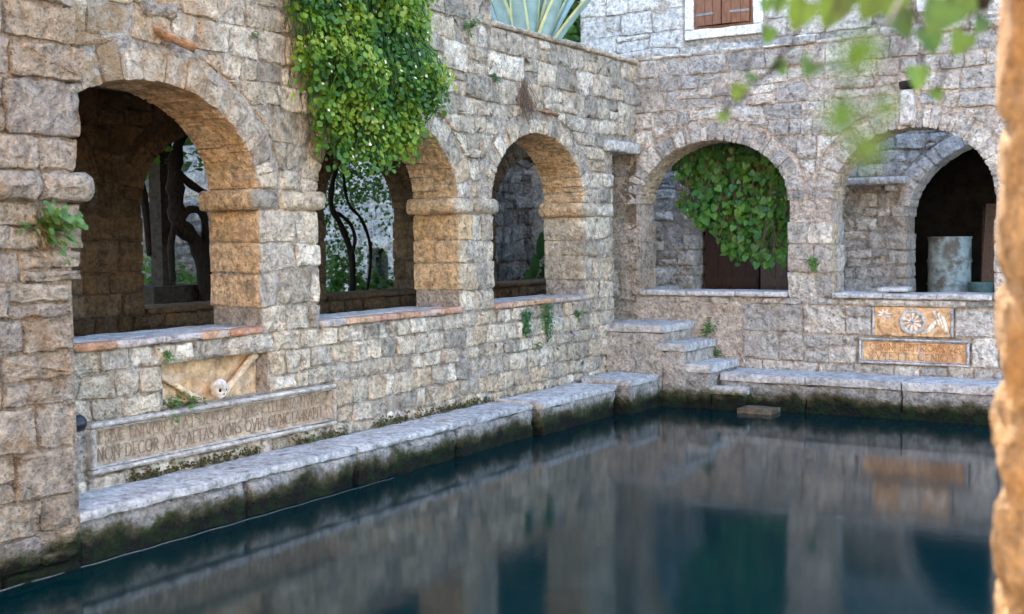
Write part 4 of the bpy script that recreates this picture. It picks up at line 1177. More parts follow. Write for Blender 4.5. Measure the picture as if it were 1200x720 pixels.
for i in range(nv_):
    for j in range(nu_):
        ff.append((i * nu_ + j, (i + 1) * nu_ + j, (i + 1) * nu_ + (j + 1) % nu_, i * nu_ + (j + 1) % nu_))
sk = mesh_obj('skull', vv, ff, M['bone'], None, True, 0.8); put(sk, nic)
for ey in (-0.030, 0.030):
    mb = MB(); mb.tube([SK + Vector((0.029, ey * 0.8, -0.010)), SK + Vector((0.038, ey * 0.8, -0.010))], [0.012, 0.0105], 12, 0.5); o = mb.build('eye_socket', M['dark'], None, True); o.parent = sk; 
    o.matrix_parent_inverse = sk.matrix_world.inverted()
    o.matrix_parent_inverse = Matrix.Identity(4)
mb = MB(); mb.tube([SK + Vector((0.036, 0, -0.036)), SK + Vector((0.045, 0, -0.036))], [0.008, 0.006], 8, 0.5); o = mb.build('nose_hollow', M['dark'], None, True); o.parent = sk

# ================================================================== SPOUTS ON THE LEFT WALL
def half_pipe(pts, r, mat, name, label, cat, th=0.014):
    mb = MB(); n = 10; vv = []; ff = []
    pts = [Vector(p) for p in pts]
    for i, p in enumerate(pts):
        t_ = (pts[min(i + 1, len(pts) - 1)] - pts[max(0, i - 1)]).normalized()
        a = t_.cross(Vector((0, 0, 1))).normalized(); b = a.cross(t_)
        for (rr, sgn) in ((r, 1), (r - th, -1)):
            rng = range(n + 1) if sgn > 0 else range(n, -1, -1)
            for j in rng:
                an = math.pi + math.pi * j / n
                vv.append(p + a * math.cos(an) * rr + b * math.sin(an) * rr)
    k = 2 * (n + 1)
    for i in range(len(pts) - 1):
        for j in range(k): ff.append((i * k + j, i * k + (j + 1) % k, (i + 1) * k + (j + 1) % k, (i + 1) * k + j))
    ff.append(tuple(range(k))[::-1]); ff.append(tuple((len(pts) - 1) * k + j for j in range(k)))
    mb.add(vv, ff, 0.3)
    o = mb.build(name, mat, None, True); tag(o, label, cat); return o
half_pipe([(-0.06, -6.68, 3.16), (0.05, -6.60, 3.09), (0.11, -6.53, 3.05), (0.15, -6.47, 3.02)], 0.05, M['clay'], 'clay_spout', 'broken orange clay rainwater spout jutting out above an arch', 'spout')
half_pipe([(-0.05, -2.07, 3.03), (0.07, -1.97, 3.0), (0.11, -1.91, 2.975)], 0.028, M['clay'], 'clay_spout', 'short clay spout stub beside the dry root tuft', 'spout')
v, f = rough_box(-0.05, 0.05, -6.78, -6.50, 3.17, 3.27, 0.04, 0.02, 0.02, 77.0)
mesh_obj('broken_stone', v, f, M['stone_pier'], lw, True, 0.4)

# ================================================================== FOREGROUND PILLAR
def pillar_pt(a, z):
    r = 0.27
    ca, sa = math.cos(a), math.sin(a)
    sq = (abs(ca) ** 5 + abs(sa) ** 5) ** (-1 / 5.0)          # rounded square section
    rr = r * (0.82 * 1.0 + 0.18 * sq)
    p = Vector((ca * rr, sa * rr, z))
    n_ = 0.030 * nz((p.x, p.y, z), 4.0, 2.2) + 0.020 * nz((p.x, p.y, z), 10.0, 4.4) + 0.009 * nz((p.x, p.y, z), 26.0, 4.4)
    low = max(0.0, min(1.0, (1.95 - z) / 0.4))
    n_ *= 0.35 + 0.6 * low
    for zj in (2.02, 1.74, 1.56, 1.38, 1.18, 0.95, 0.7, 0.5):
        n_ -= 0.016 * math.exp(-((z - zj + 0.012 * math.sin(a * 2)) / 0.016) ** 2)
    return Vector((ca * (rr + n_), sa * (rr + n_), z))
pc_ = at_depth(1169, 300, 2.2)
rt = (ray((1163, 300)).cross(Vector((0, 0, 1)))).normalized()
PC = Vector((pc_.x, pc_.y, 0)) + Vector((rt.x, rt.y, 0)).normalized() * 0.268
vv = []; ff = []; na = 72; zs_ = [0.34 + 3.0 * i / 170 for i in range(171)]
for z in zs_:
    for j in range(na):
        p = pillar_pt(2 * math.pi * j / na, z); vv.append(PC + p)
for i in range(len(zs_) - 1):
    for j in range(na): ff.append((i * na + j, i * na + (j + 1) % na, (i + 1) * na + (j + 1) % na, (i + 1) * na + j))
ff.append(tuple((len(zs_) - 1) * na + j for j in range(na)))
tag(mesh_obj('pillar', vv, ff, M['pillar'], None, True, 0.5), 'rough golden stone pillar in front of the pool, beside the hanging vine leaves', 'pillar')

# ================================================================== PLANTS
def leaf_shape(kind):
    if kind == 'round':   # roundish leaf, folded along the midrib
        return [(0, 0, 0), (0.30, 0.18, 0.05), (0.46, 0.55, 0.07), (0.28, 0.88, 0.04), (0, 1.0, -0.05), (-0.28, 0.88, 0.04), (-0.46, 0.55, 0.07), (-0.30, 0.18, 0.05), (0, 0.5, -0.02)], [(0, 1, 8), (1, 2, 8), (2, 3, 8), (3, 4, 8), (4, 5, 8), (5, 6, 8), (6, 7, 8), (7, 0, 8)]
    if kind == 'heart':
        return [(0, 0.08, 0), (0.34, -0.06, 0.05), (0.52, 0.28, 0.10), (0.30, 0.70, 0.06), (0, 1.02, -0.08), (-0.30, 0.70, 0.06), (-0.52, 0.28, 0.10), (-0.34, -0.06, 0.05), (0, 0.42, -0.02)], [(0, 1, 8), (1, 2, 8), (2, 3, 8), (3, 4, 8), (4, 5, 8), (5, 6, 8), (6, 7, 8), (7, 0, 8)]
    return [(0, 0, 0), (0.22, 0.4, 0.05), (0, 1, 0), (-0.22, 0.4, 0.05), (0, 0.45, -0.02)], [(0, 1, 4), (1, 2, 4), (2, 3, 4), (3, 0, 4)]
def leaf_cloud(name, items, kind, mat, parent=None, stuff=True):
    """items: (pos, normal, tipdir, size)"""
    S, Fc = leaf_shape(kind)
    V = []; F = []; Rr = []
    for (p, n, t, s) in items:
        n = n.normalized(); t = (t - n * t.dot(n))
        if t.length < 1e-4: t = n.orthogonal()
        t.normalize(); b = t.cross(n)
        k = len(V)
        V += [p + b * (x * s) + t * (y * s) + n * (z * s) for (x, y, z) in S]
        F += [tuple(i + k for i in f) for f in Fc]
        Rr += [max(0.0, min(1.0, 0.5 + 0.9 * nz(p, 3.2, 7.7) + random.gauss(0, 0.22)))] * len(S)
    o = mesh_obj(name, V, F, mat, parent, True, Rr)
    if stuff and parent: o['kind'] = 'stuff'
    return o
def rv(s=1.0): return Vector((random.gauss(0, s), random.gauss(0, s), random.gauss(0, s)))
def interp(tbl, x):
    for (a, va), (b, vb) in zip(tbl, tbl[1:]):
        if a <= x <= b: return va + (vb - va) * (x - a) / (b - a)
    return tbl[0][1] if x < tbl[0][0] else tbl[-1][1]

# ---- creeper over the middle arch
cr = thing('creeper', 'thick bright green creeper with cream buds cascading over the arcade arch', 'creeper', (0.0, -4.8, 3.9))
zb_tbl = [(-5.60, 3.10), (-5.50, 2.90), (-5.40, 2.68), (-5.30, 2.45), (-5.22, 2.26), (-5.08, 2.40), (-4.95, 2.26), (-4.85, 2.36), (-4.65, 2.42), (-4.5, 2.40), (-4.40, 2.50), (-4.3, 2.66), (-4.2, 2.85), (-4.1, 3.0), (-3.95, 3.3)]
items = []; fl = []
stems = MB()
NS = 225
for i in range(NS):
    y = -5.55 + (1.38 * (i + random.random()) / NS)
    zb = interp(zb_tbl, y) + abs(random.gauss(0, 0.10)) + (random.random() < 0.35) * random.uniform(0, 0.7)
    depth = random.uniform(0.02, 0.30) * (0.5 + 0.5 * math.sin(math.pi * min(1, max(0, (y + 5.65) / 1.65))))
    z = 4.15; p = Vector((0.04 + depth * 0.5, y + random.gauss(0, 0.03), z))
    pts = [p.copy()]
    ph = random.random() * 6
    while z > zb:
        z -= 0.045
        tt = (4.15 - z)
        bulge = depth * min(1.0, tt / 0.5)
        cl = 0.05 * math.sin(z * 9 + ph) + 0.04 * nz((y, z, 0), 3.5)
        lob = max(0.0, nz((y, z * 0.8, 0), 3.0, 1.5)) * 0.24
        p = Vector((0.05 + bulge * (1.0 + lob * 2) + lob * min(1.0, tt / 0.5) + cl * 0.5, y + 0.05 * math.sin(z * 4 + ph) + cl * 0.4, z))
        pts.append(p.copy())
        clump = nz((y * 1.4, z, depth), 4.0, 5.0)
        for _ in range(2 if clump > -0.10 else (1 if clump > -0.28 else 0)):
            n = Vector((1.0, 0.0, 0.45)) + rv(0.60)
            t_ = Vector((0.25, random.gauss(0, 0.5), -0.9)) + rv(0.25)
            items.append((p + Vector((random.uniform(0, 0.06), random.gauss(0, 0.035), random.gauss(0, 0.02))), n, t_, random.uniform(0.026, 0.052)))
        if random.random() < 0.022: fl.append((p + Vector((0.07, 0, 0)), Vector((1, 0, 0.3)) + rv(0.3), rv(1), random.uniform(0.02, 0.032)))
    stems.tube(pts[::3] if len(pts) > 6 else pts, 0.004, 4, 0.5, False)
put(leaf_cloud('foliage', items, 'round', M['ivy'], cr), cr)
o = leaf_cloud('buds', fl, 'round', M['flower'], cr); put(o, cr)
put(stems.build('stems', M['ivy_dark'], None, True), cr)['kind'] = 'stuff'

# ---- creeper hanging inside the back arch
cr2 = thing('creeper', 'deep green leafy creeper hanging inside the stone arch in front of the doors', 'creeper', (0.9, 0.45, 3.7))
items = []; stems = MB()
prof_px = [(792, 215), (800, 238), (812, 250), (825, 262), (840, 268), (850, 290), (862, 304), (885, 296), (900, 308), (912, 300), (920, 270), (934, 240)]
pts_tbl = [(on_y(a, b, 0.65).x, on_y(a, b, 0.65).z) for a, b in prof_px]
x0_, x1_ = pts_tbl[0][0], pts_tbl[-1][0]
for i in range(150):
    x = x0_ + (x1_ - x0_) * (i + random.random()) / 150
    zb = interp(pts_tbl, x) + abs(random.gauss(0, 0.06)) + (random.random() < 0.35) * random.uniform(0, 0.6)
    z = 3.55; yy_ = random.uniform(0.46, 0.85); ph = random.random() * 6
    pts = []
    while z > zb:
        z -= 0.05
        p = Vector((x + 0.05 * math.sin(4 * z + ph), yy_ + 0.03 * math.sin(7 * z + ph), z)); pts.append(p)
        if nz((x * 1.2, z, yy_), 4.2, 8.0) > -0.22:
            n = Vector((0.25, -1.0, 0.45)) + rv(0.42)
            items.append((p + rv(0.025), n, Vector((random.gauss(0, 0.5), -0.2, -0.9)), random.uniform(0.05, 0.095)))
    if len(pts) > 2: stems.tube(pts[::3], 0.004, 4, 0.5, False)
put(leaf_cloud('foliage', items, 'heart', M['ivy_mid'], cr2), cr2)
put(stems.build('stems', M['twig'], None, True), cr2)['kind'] = 'stuff'

# ---- small wall plants
def tuft(name, label, base, nrm, n, spread, droop, size, kind='round', mat='weed', length=0.12, group=None):
    base = Vector(base); nrm = Vector(nrm)
    t = thing(name, label, 'plant', base, group)
    items = []; sm = MB()
    for i in range(n):
        d = (nrm * random.uniform(0.3, 1.0) + rv(spread)).normalized()
        L = length * random.uniform(0.4, 1.2)
        p = base.copy(); pts = [p.copy()]
        for s in range(4):
            d = (d + Vector((0, 0, -droop * 0.3))).normalized(); p = p + d * L / 4; pts.append(p.copy())
            for _ in range(2): items.append((p + rv(0.008), nrm + Vector((0, 0, 0.5)) + rv(0.4), d + rv(0.5), size * random.uniform(0.6, 1.2)))
        sm.tube(pts, 0.002, 4, 0.5, False)
    put(leaf_cloud('leaves', items, kind, M[mat], t), t)
    put(sm.build('stems', M['twig'], None, True), t)['kind'] = 'stuff'
    return t
tuft('caper_plant', 'broad leafed green caper plant growing out of the ochre pier', (0.47, -7.87, 1.90), (0.75, 0.35, 0.25), 24, 0.34, 0.0, 0.052, length=0.19)
for yy_ in (-7.93, -7.70, -7.62): pass
for (y, z, L, lab) in ((-2.42, 1.17, 0.24, 'small green creeper sprig hanging below the terracotta sill, shorter of two'), (-2.00, 1.22, 0.36, 'small green creeper sprig hanging below the terracotta sill, longer of two')):
    t = thing('creeper_sprig', lab, 'plant', (0.02, y, z)); items = []; sm = MB()
    for i in range(7):
        pts = [Vector((0.02, y + random.gauss(0, 0.035), z))]
        Lq = L * random.uniform(0.5, 1.05)
        for s in range(int(Lq / 0.02)):
            pts.append(pts[-1] + Vector((0.002 * math.sin(s), random.gauss(0, 0.004), -0.02)))
            for _ in range(2): items.append((pts[-1] + Vector((0.015, random.gauss(0, 0.02), 0)), Vector((1, 0, 0.3)) + rv(0.4), Vector((0, 0, -1)) + rv(0.5), random.uniform(0.018, 0.032)))
        sm.tube(pts, 0.002, 4, 0.5, False)
    put(leaf_cloud('leaves', items, 'round', M['ivy_dark'], t), t); put(sm.build('stems', M['twig'], None, True), t)['kind'] = 'stuff'
tuft('wall_weed', 'tiny bright green weed in the joint near the wall end below the third arch', (0.01, -1.43, 1.10), (1, 0, 0), 6, 0.5, 0.6, 0.03, length=0.08)
tuft('wall_weed', 'tiny weed low in the wall under the hanging sprigs', (0.01, -2.2, 0.83), (1, 0, 0), 4, 0.5, 0.7, 0.022, length=0.06)
tuft('wall_weed', 'dark green weed at the top of the wall right of the creeper', (0.01, -3.27, 3.62), (1, 0, 0.3), 8, 0.5, 0.4, 0.03, length=0.09)
tuft('wall_weed', 'olive weed in a wall joint below the agave terrace', (0.01, -2.88, 3.23), (1, 0, 0), 6, 0.5, 0.8, 0.022, length=0.09)
tuft('wall_weed', 'tiny olive weed in the wall between the clay spout and creeper', (0.01, -5.85, 3.19), (1, 0, 0.2), 6, 0.4, 0.5, 0.022, 'blade', length=0.09)
tuft('wall_weed', 'green weeds sprouting on the niche shelf beside the skull', (-0.02, -6.44, 0.79), (0.3, 0.0, 0.6), 12, 0.5, 0.5, 0.024, length=0.09)
tuft('wall_weed', 'bluish green weed at the left end of the skull niche', (-0.02, -6.60, 0.79), (0.4, 0, 1), 8, 0.45, 0.2, 0.03, length=0.13)
tuft('wall_weed', 'small weed on the ledge joint below the long tablet', (0.03, -5.4, 0.40), (0.5, 0, 0.6), 8, 0.6, 0.5, 0.02, 'blade', length=0.08)
tuft('wall_weed', 'small weed in the joint under the first sill', (0.02, -6.68, 1.15), (1, 0, 0.2), 7, 0.5, 0.6, 0.018, length=0.07)
tuft('wall_weed', 'round leafed sprig on a twig stuck in the pillar between two arches', (1.95, -0.02, 1.57), (0, -1, 0), 8, 0.45, 0.2, 0.04, length=0.08)
tuft('wall_weed', 'upright fern in the wall just above the steps', (0.84, -0.02, 0.82), (0, -0.6, 0.5), 12, 0.4, -0.5, 0.03, length=0.12)
tuft('wall_weed', 'little fern at the back of the third step', (0.90, -0.03, 0.575), (0, -0.5, 0.8), 8, 0.5, 0.0, 0.026, length=0.09)
mb = MB(); mb.tube([(1.80, -0.03, 1.58), (1.94, -0.04, 1.57)], 0.004, 5, 0.5); tag(mb.build('twig', M['twig']), 'bare twig sticking out of the pillar between two arches', 'twig')
# dry root tuft
t = thing('dry_roots', 'grey brown dry root tuft hanging on the wall above the third arch', 'plant', (0.0, -2.38, 3.2)); mb = MB()
for i in range(70):
    p = Vector((0.0, -2.38 + random.gauss(0, 0.05), 3.20 + random.gauss(0, 0.05))); pts = [p]
    d = Vector((0.25, random.gauss(0.05, 0.3), -0.6))
    for s in range(6): pts.append(pts[-1] + (d + rv(0.2)).normalized() * random.uniform(0.03, 0.06)); d.z -= 0.1
    for q in pts: q.x = max(q.x, 0.015)
    mb.tube(pts, 0.0022, 4, 0.5, False)
o = put(mb.build('roots', M['twig'], None, True), t); o['kind'] = 'stuff'

items = []
for i in range(1500):
    y = random.uniform(-7.5, -3.0)
    if nz((y, 0, 0), 3.0, 2.0) < -0.05 - (0.15 if y < -5 else 0): continue
    items.append((Vector((0.012 + abs(random.gauss(0, 0.018)), y, 0.402 + abs(random.gauss(0, 0.028)))), Vector((1, 0, 1)) + rv(0.5), rv(1), random.uniform(0.012, 0.028)))
ms_ = thing('moss', 'brown green moss strip where the arcade wall meets the long ledge', 'moss', (0.02, -5.5, 0.40))
put(leaf_cloud('moss_tufts', items, 'round', M['moss'], ms_), ms_)
# ---- agave on the terrace
ag = thing('agave', 'large blue green agave with cream leaf margins on the terrace', 'agave', (-0.95, -0.72, 3.50))
AB = Vector((-0.95, -0.72, 3.50))
def agave_leaf(az, el, L, wd):
    n = 14; vv = []; ff = []; rr = []
    d = Vector((math.cos(az) * math.cos(el), math.sin(az) * math.cos(el), math.sin(el)))
    side = Vector((-math.sin(az), math.cos(az), 0))
    p = AB + Vector((math.cos(az), math.sin(az), 0)) * 0.06
    for i in range(n + 1):
        t_ = i / n
        w = wd * (0.75 + 0.9 * t_ - 1.65 * t_ ** 3) if t_ < 1 else 0.002
        w = max(0.003, w)
        up = side.cross(d).normalized()
        if up.z < 0: up = -up
        cup = 0.32 * w
        row = [(-1.0, cup, 0.0), (-0.80, cup * 0.62, 0.24), (-0.4, cup * 0.15, 0.8), (0, 0, 1.0), (0.4, cup * 0.15, 0.8), (0.80, cup * 0.62, 0.24), (1.0, cup, 0.0)]
        for (s, h, r_) in row:
            vv.append(p + side * (s * w) + up * h); rr.append(r_)
        for (s, h, r_) in row[::-1]:
            th = 0.022 * (1 - t_) + 0.004
            vv.append(p + side * (s * w * 0.97) + up * (h - th * (1 - abs(s) ** 2) - 0.002)); rr.append(r_)
        d = (d + Vector((0, 0, -0.022))).normalized()
        p = p + d * L / n
    k = 14
    for i in range(n):
        for j in range(k): ff.append((i * k + j, i * k + (j + 1) % k, (i + 1) * k + (j + 1) % k, (i + 1) * k + j))
    ff.append(tuple(range(k))[::-1]); ff.append(tuple(n * k + j for j in range(k)))
    put(mesh_obj('leaf', vv, ff, M['agave'], None, True, rr), ag)
for i in range(22):
    agave_leaf(i * 2.39996 + 0.3, R(56 + 32 * (i / 22)), random.uniform(1.3, 1.6), random.uniform(0.085, 0.105))
# ---- bushes helper
def bush(name, label, cat, c, r, n, size, mat, kind='round', trunk=True, group=None, squash=1.0, base=None):
    c = Vector(c); b0 = Vector(base) if base else Vector((c.x, c.y, c.z - r[2]))
    t = thing(name, label, cat, b0, group); items = []
    for i in range(n):
        while True:
            q = Vector((random.uniform(-1, 1), random.uniform(-1, 1), random.uniform(-1, 1)))
            l = q.length
            if l < 1 and nz((q.x + c.x, q.y, q.z + c.y), 2.6, 4.0) > -0.12 and random.random() < 0.35 + l: break
        p = c + Vector((q.x * r[0], q.y * r[1], q.z * r[2])) * (1 + 0.18 * nz(q, 3.0, c.x))
        items.append((p, q + Vector((0, 0, 0.6)) + rv(0.5), rv(1) + Vector((0, 0, -0.5)), size * random.uniform(0.6, 1.3)))
    put(leaf_cloud('crown', items, kind, M[mat], t), t)
    if trunk:
        mb = MB()
        for i in range(5):
            e = c + Vector((random.uniform(-.6, .6) * r[0], random.uniform(-.6, .6) * r[1], random.uniform(0, .5) * r[2]))
            m_ = (b0 + e) / 2 + rv(0.05)
            mb.tube([b0, b0 * 0.6 + m_ * 0.4, m_, e], [0.03, 0.025, 0.016, 0.006], 6, 0.5)
        put(mb.build('trunk', M['bark'], None, True), t)
    return t
# terrace shrubs behind the agave
bush('shrub', 'dark leafy shrub between the agave and the house corner', 'shrub', (-1.55, 0.55, 4.1), (0.5, 0.4, 0.75), 900, 0.07, 'garden', base=(-1.55, 0.55, 3.4))
bush('shrub', 'loose pale shrub with lilac flowers behind the agave on the terrace', 'shrub', (-2.1, -1.0, 4.0), (0.4, 0.7, 0.6), 500, 0.06, 'weed', base=(-2.1, -1.0, 3.5))
items = [(Vector((-1.75 + random.gauss(0, .08), -1.25 + random.gauss(0, .18), 4.02 + random.gauss(0, .14))), Vector((1, -0.4, 0.3)) + rv(0.4), rv(1), random.uniform(0.04, 0.07)) for _ in range(46)]
fw_ = thing('flowers', 'white and lilac blossoms beside the agave above the wall', 'flowers', (-1.75, -1.25, 3.5))
put(leaf_cloud('petals', items, 'round', M['violet'], fw_), fw_)
mb = MB()
for i in range(7): mb.tube([(-1.75, -1.25 + random.gauss(0, .05), 3.5), (-1.75 + random.gauss(0, .05), -1.25 + random.gauss(0, .15), 4.05)], 0.005, 5)
put(mb.build('stalks', M['twig'], None, True), fw_)

# ================================================================== GARDEN SEEN THROUGH THE ARCHES
GZ = 0.90
# gnarled wisteria trunk and square post seen through the first arch
def on_gx(px, py, x): return on_x(px, py, x)
pst = thing('garden_post', 'dark square stone post on a plinth in the garden behind the first arch', 'post', on_gx(192, 340, -3.4))
q = on_gx(192, 340, -3.4)
mb = MB(); mb.box((q.x - 0.08, q.y - 0.08, GZ + 0.5), (q.x + 0.08, q.y + 0.08, 3.0)); put(mb.build('shaft', M['post']), pst)
mb = MB(); mb.box((q.x - 0.24, q.y - 0.34, GZ - 0.02), (q.x + 0.24, q.y + 0.34, GZ + 0.5)); put(mb.build('plinth', M['post']), pst)
vt = thing('vine_tree', 'twisted dark vine trunk winding past the square post behind the first arch', 'tree', on_gx(243, 380, -3.0))
def trunk_px(tbl, x, mat, parent, name='trunk', n=10):
    pts = []; rad = []
    for (a, b, r) in tbl:
        p = on_x(a, b, x + random.uniform(-0.05, 0.05)); pts.append(p); rad.append(r)
    # smooth
    P2 = []; R2 = []
    for i in range(len(pts) - 1):
        for k_ in range(4):
            t_ = k_ / 4
            p0 = pts[max(0, i - 1)]; p1 = pts[i]; p2 = pts[i + 1]; p3 = pts[min(len(pts) - 1, i + 2)]
            P2.append(0.5 * ((2 * p1) + (p2 - p0) * t_ + (2 * p0 - 5 * p1 + 4 * p2 - p3) * t_ * t_ + (3 * p1 - p0 - 3 * p2 + p3) * t_ ** 3)); R2.append(rad[i] * (1 - t_) + rad[i + 1] * t_)
    P2.append(pts[-1]); R2.append(rad[-1])
    R2 = [r * 0.74 * (1 + 0.18 * math.sin(i * 1.9) + 0.12 * math.sin(i * 4.3)) for i, r in enumerate(R2)]
    mb = MB(); mb.tube(P2, R2, n, 0.5)
    o = mb.build(name, mat, None, True); put(o, parent); return o
trunk_px([(244, 420, 0.11), (243, 365, 0.10), (240, 325, 0.10), (230, 285, 0.10), (210, 262, 0.11), (206, 230, 0.11), (205, 190, 0.09), (215, 150, 0.07), (230, 120, 0.05)], -3.0, M['bark'], vt)
trunk_px([(210, 262, 0.05), (222, 246, 0.05), (238, 252, 0.05), (241, 285, 0.05), (243, 330, 0.04)], -2.95, M['bark'], vt, 'branch')
trunk_px([(206, 200, 0.05), (222, 215, 0.05), (245, 230, 0.045), (262, 242, 0.04)], -2.95, M['bark'], vt, 'branch')
trunk_px([(175, 300, 0.03), (170, 240, 0.05), (162, 190, 0.06), (180, 150, 0.05), (215, 120, 0.05)], -3.15, M['bark'], vt, 'branch')
trunk_px([(203, 330, 0.04), (200, 290, 0.04), (207, 255, 0.05)], -3.0, M['bark'], vt, 'branch')
for (x, y) in ((-3.4, -4.2),): pass
items = []
for i in range(900):
    p = Vector((random.uniform(-4.6, -2.9), random.uniform(-5.0, -2.2), random.uniform(2.55, 3.1)))
    if nz(p, 2.0, 3) > -0.05: items.append((p, rv(1) + Vector((0, 0, 1)), rv(1), random.uniform(0.05, 0.10)))
put(leaf_cloud('crown', items, 'heart', M['garden'], vt), vt)
# slender trunks and hanging leaves behind the middle arch
vt2 = thing('vine_tree', 'two slender curving dark stems with hanging leaves behind the middle arch', 'tree', on_gx(414, 350, -3.6))
trunk_px([(412, 385, 0.05), (413, 340, 0.05), (412, 300, 0.055), (400, 265, 0.05), (388, 240, 0.045), (392, 205, 0.04), (405, 170, 0.03)], -3.6, M['bark'], vt2)
trunk_px([(424, 370, 0.02), (432, 330, 0.025), (434, 290, 0.028), (424, 258, 0.028), (408, 238, 0.025), (402, 200, 0.022), (400, 170, 0.02)], -3.5, M['bark'], vt2)
trunk_px([(412, 300, 0.03), (416, 280, 0.03), (410, 262, 0.03), (396, 250, 0.03)], -3.6, M['bark'], vt2, 'branch')
items = []
for i in range(5200):
    px, py = random.uniform(374, 474), random.uniform(150, 345)
    den = 1.0 if py < 235 else (0.55 if px < 425 else 0.15)
    if random.random() > den: continue
    p = on_x(px, py, random.uniform(-5.2, -3.9))
    if nz(p, 1.6, 6) < -0.10: continue
    items.append((p, rv(1) + Vector((0.5, -0.5, 0.6)), rv(0.6) + Vector((0, 0, -1)), random.uniform(0.03, 0.06)))
put(leaf_cloud('crown', items, 'heart', M['garden'], vt2), vt2)
for (px, py, x, r, lab) in ((176, 330, -4.6, 0.42, 'bright green bush behind the square garden post'), (232, 345, -4.2, 0.30, 'small bush at the foot of the twisted vine trunk'), (395, 345, -4.4, 0.36, 'low bush at the foot of the slender stems'), (446, 350, -4.2, 0.26, 'low bush in front of the pale garden house')):
    p = on_x(px, py, x); p.z = GZ + r
    bush('bush', lab, 'bush', p, (r, r, r), int(1400 * r), 0.075, 'weed', trunk=False, base=(p.x, p.y, GZ))
# trees beyond the garden house, closing the view
for i, (x, y, lab) in enumerate(((-10.5, -0.5, 'broad garden tree left of the pale house'), (-13.5, 3.0, 'tall garden tree beyond the square post'), (-6.2, 7.0, 'leafy garden tree behind the pale house'))):
    t = bush('tree', lab, 'tree', (x, y, 3.6), (1.9, 1.9, 1.7), 2600, 0.16, 'garden', trunk=True, base=(x, y, GZ))
# vine-covered pergola along the gallery, shading the garden path
pg = thing('pergola', 'dark vine covered pergola roofing the garden path behind the arcade', 'pergola', (-4.0, -2.5, GZ))
for k_ in range(5):
    mb = MB(); mb.box((-5.4, -6.0 + 1.55 * k_, 3.02), (-2.66, -5.92 + 1.55 * k_, 3.12)); put(mb.build('beam', M['post']), pg)
for x in (-5.2, -4.0):
    mb = MB(); mb.box((x, -6.6, 3.125), (x + 0.08, 0.8, 3.2)); put(mb.build('rafter', M['post']), pg)
for y in (-5.9, 0.2):
    mb = MB(); mb.box((-5.3, y, GZ - 0.02), (-5.15, y + 0.15, 3.02)); put(mb.build('post', M['post']), pg)
items = []
for i in range(5200):
    p = Vector((random.uniform(-5.8, -2.68), random.uniform(-6.8, 1.0), 3.28 + random.gauss(0, 0.10)))
    if nz(p, 1.3, 11) > -0.32: items.append((p, rv(0.5) + Vector((0, 0, 1)), rv(1), random.uniform(0.10, 0.19)))
put(leaf_cloud('vine_leaves', items, 'heart', M['garden'], pg), pg)
bush('tree', 'tall leafy tree rising behind the agave and the terrace', 'tree', (-2.8, 3.2, 5.4), (1.3, 1.3, 1.9), 5200, 0.13, 'garden', trunk=True, base=(-2.65, 3.9, GZ))
# pale house with arched window
FH = Frame((0, 4.6, 0), (1, 0, 0), (0, -1, 0))
wq = on_y(443, 312, 4.6)
HW = Opening(wq.x - 0.22, wq.x + 0.20, on_y(443, 338, 4.6).z, on_y(443, 302, 4.6).z, 0.20, 0.10, 9)
hs = thing('garden_house', 'pale stone garden house with a small arched window, seen through the arch', 'house', (-9.5, 5.0, GZ))
put(wall_core('wall', FH, -14.5, -1.9, 0.6, 13.0, [HW], 0.4, M['stone_far'], None, coarse=True, amp=0.03), hs)  # raised and lengthened beyond view to keep sun off garden and water
zz = courses(GZ, 4.1, 0.24, 0.25)
st = field(FH, -14.4, -4.8, zz, [HW], [(-14.5, -12.5, 0.8, 1.0)], wmin=0.25, wmax=0.55, gap=0.03, jamb_rows=False, margin=0)
def seen2(p):
    d = p - CAMP; t_ = (0 - CAMP.x) / d.x; q = CAMP + d * t_
    return any(o.ul < q.y < o.ur and SILL < q.z < 2.8 for o in (A1, A2))
st = [s for s in st if seen2(s[1])]
for s in st: put(mesh_obj('stone', s[0][0], s[0][1], M['stone_far'], None, True, random.random()), hs)
mb = MB(); mb.box((HW.ul - 0.1, 4.85, HW.zs - 0.1), (HW.ur + 0.1, 4.9, HW.zp + 0.4)); put(mb.build('window_pane', M['black']), hs)
put(block('window_sill', FH, HW.ul - 0.1, HW.ur + 0.1, HW.zs - 0.1, HW.zs, -0.3, 0.06, M['stone_pale'], None), hs)
mb = MB(); mb.box((-14.6, 4.4, 13.01), (-1.8, 9.0, 13.2)); put(mb.build('roof', M['terra']), hs)
# low garden wall (white stones) behind the post
FG = Frame((-7.2, 0, 0), (0, 1, 0), (1, 0, 0))
gwl = thing('garden_wall', 'low white stone garden wall behind the square post', 'wall', (-7.4, 0, GZ))
ya, yb = round(on_x(150, 300, -7.2).y, 2), round(on_x(262, 300, -7.2).y, 2)
put(wall_core('mortar_body', FG, ya - 1.0, yb + 1.0, 0.6, 2.42, [], 0.35, M['stone_far'], None, coarse=True, amp=0.03), gwl)
for s in field(FG, ya - 0.9, yb + 0.9, courses(GZ, 2.40, 0.17, 0.2), [], [], wmin=0.22, wmax=0.5, gap=0.02):
    put(mesh_obj('stone', s[0][0], s[0][1], M['stone_far'], None, True, random.random()), gwl)
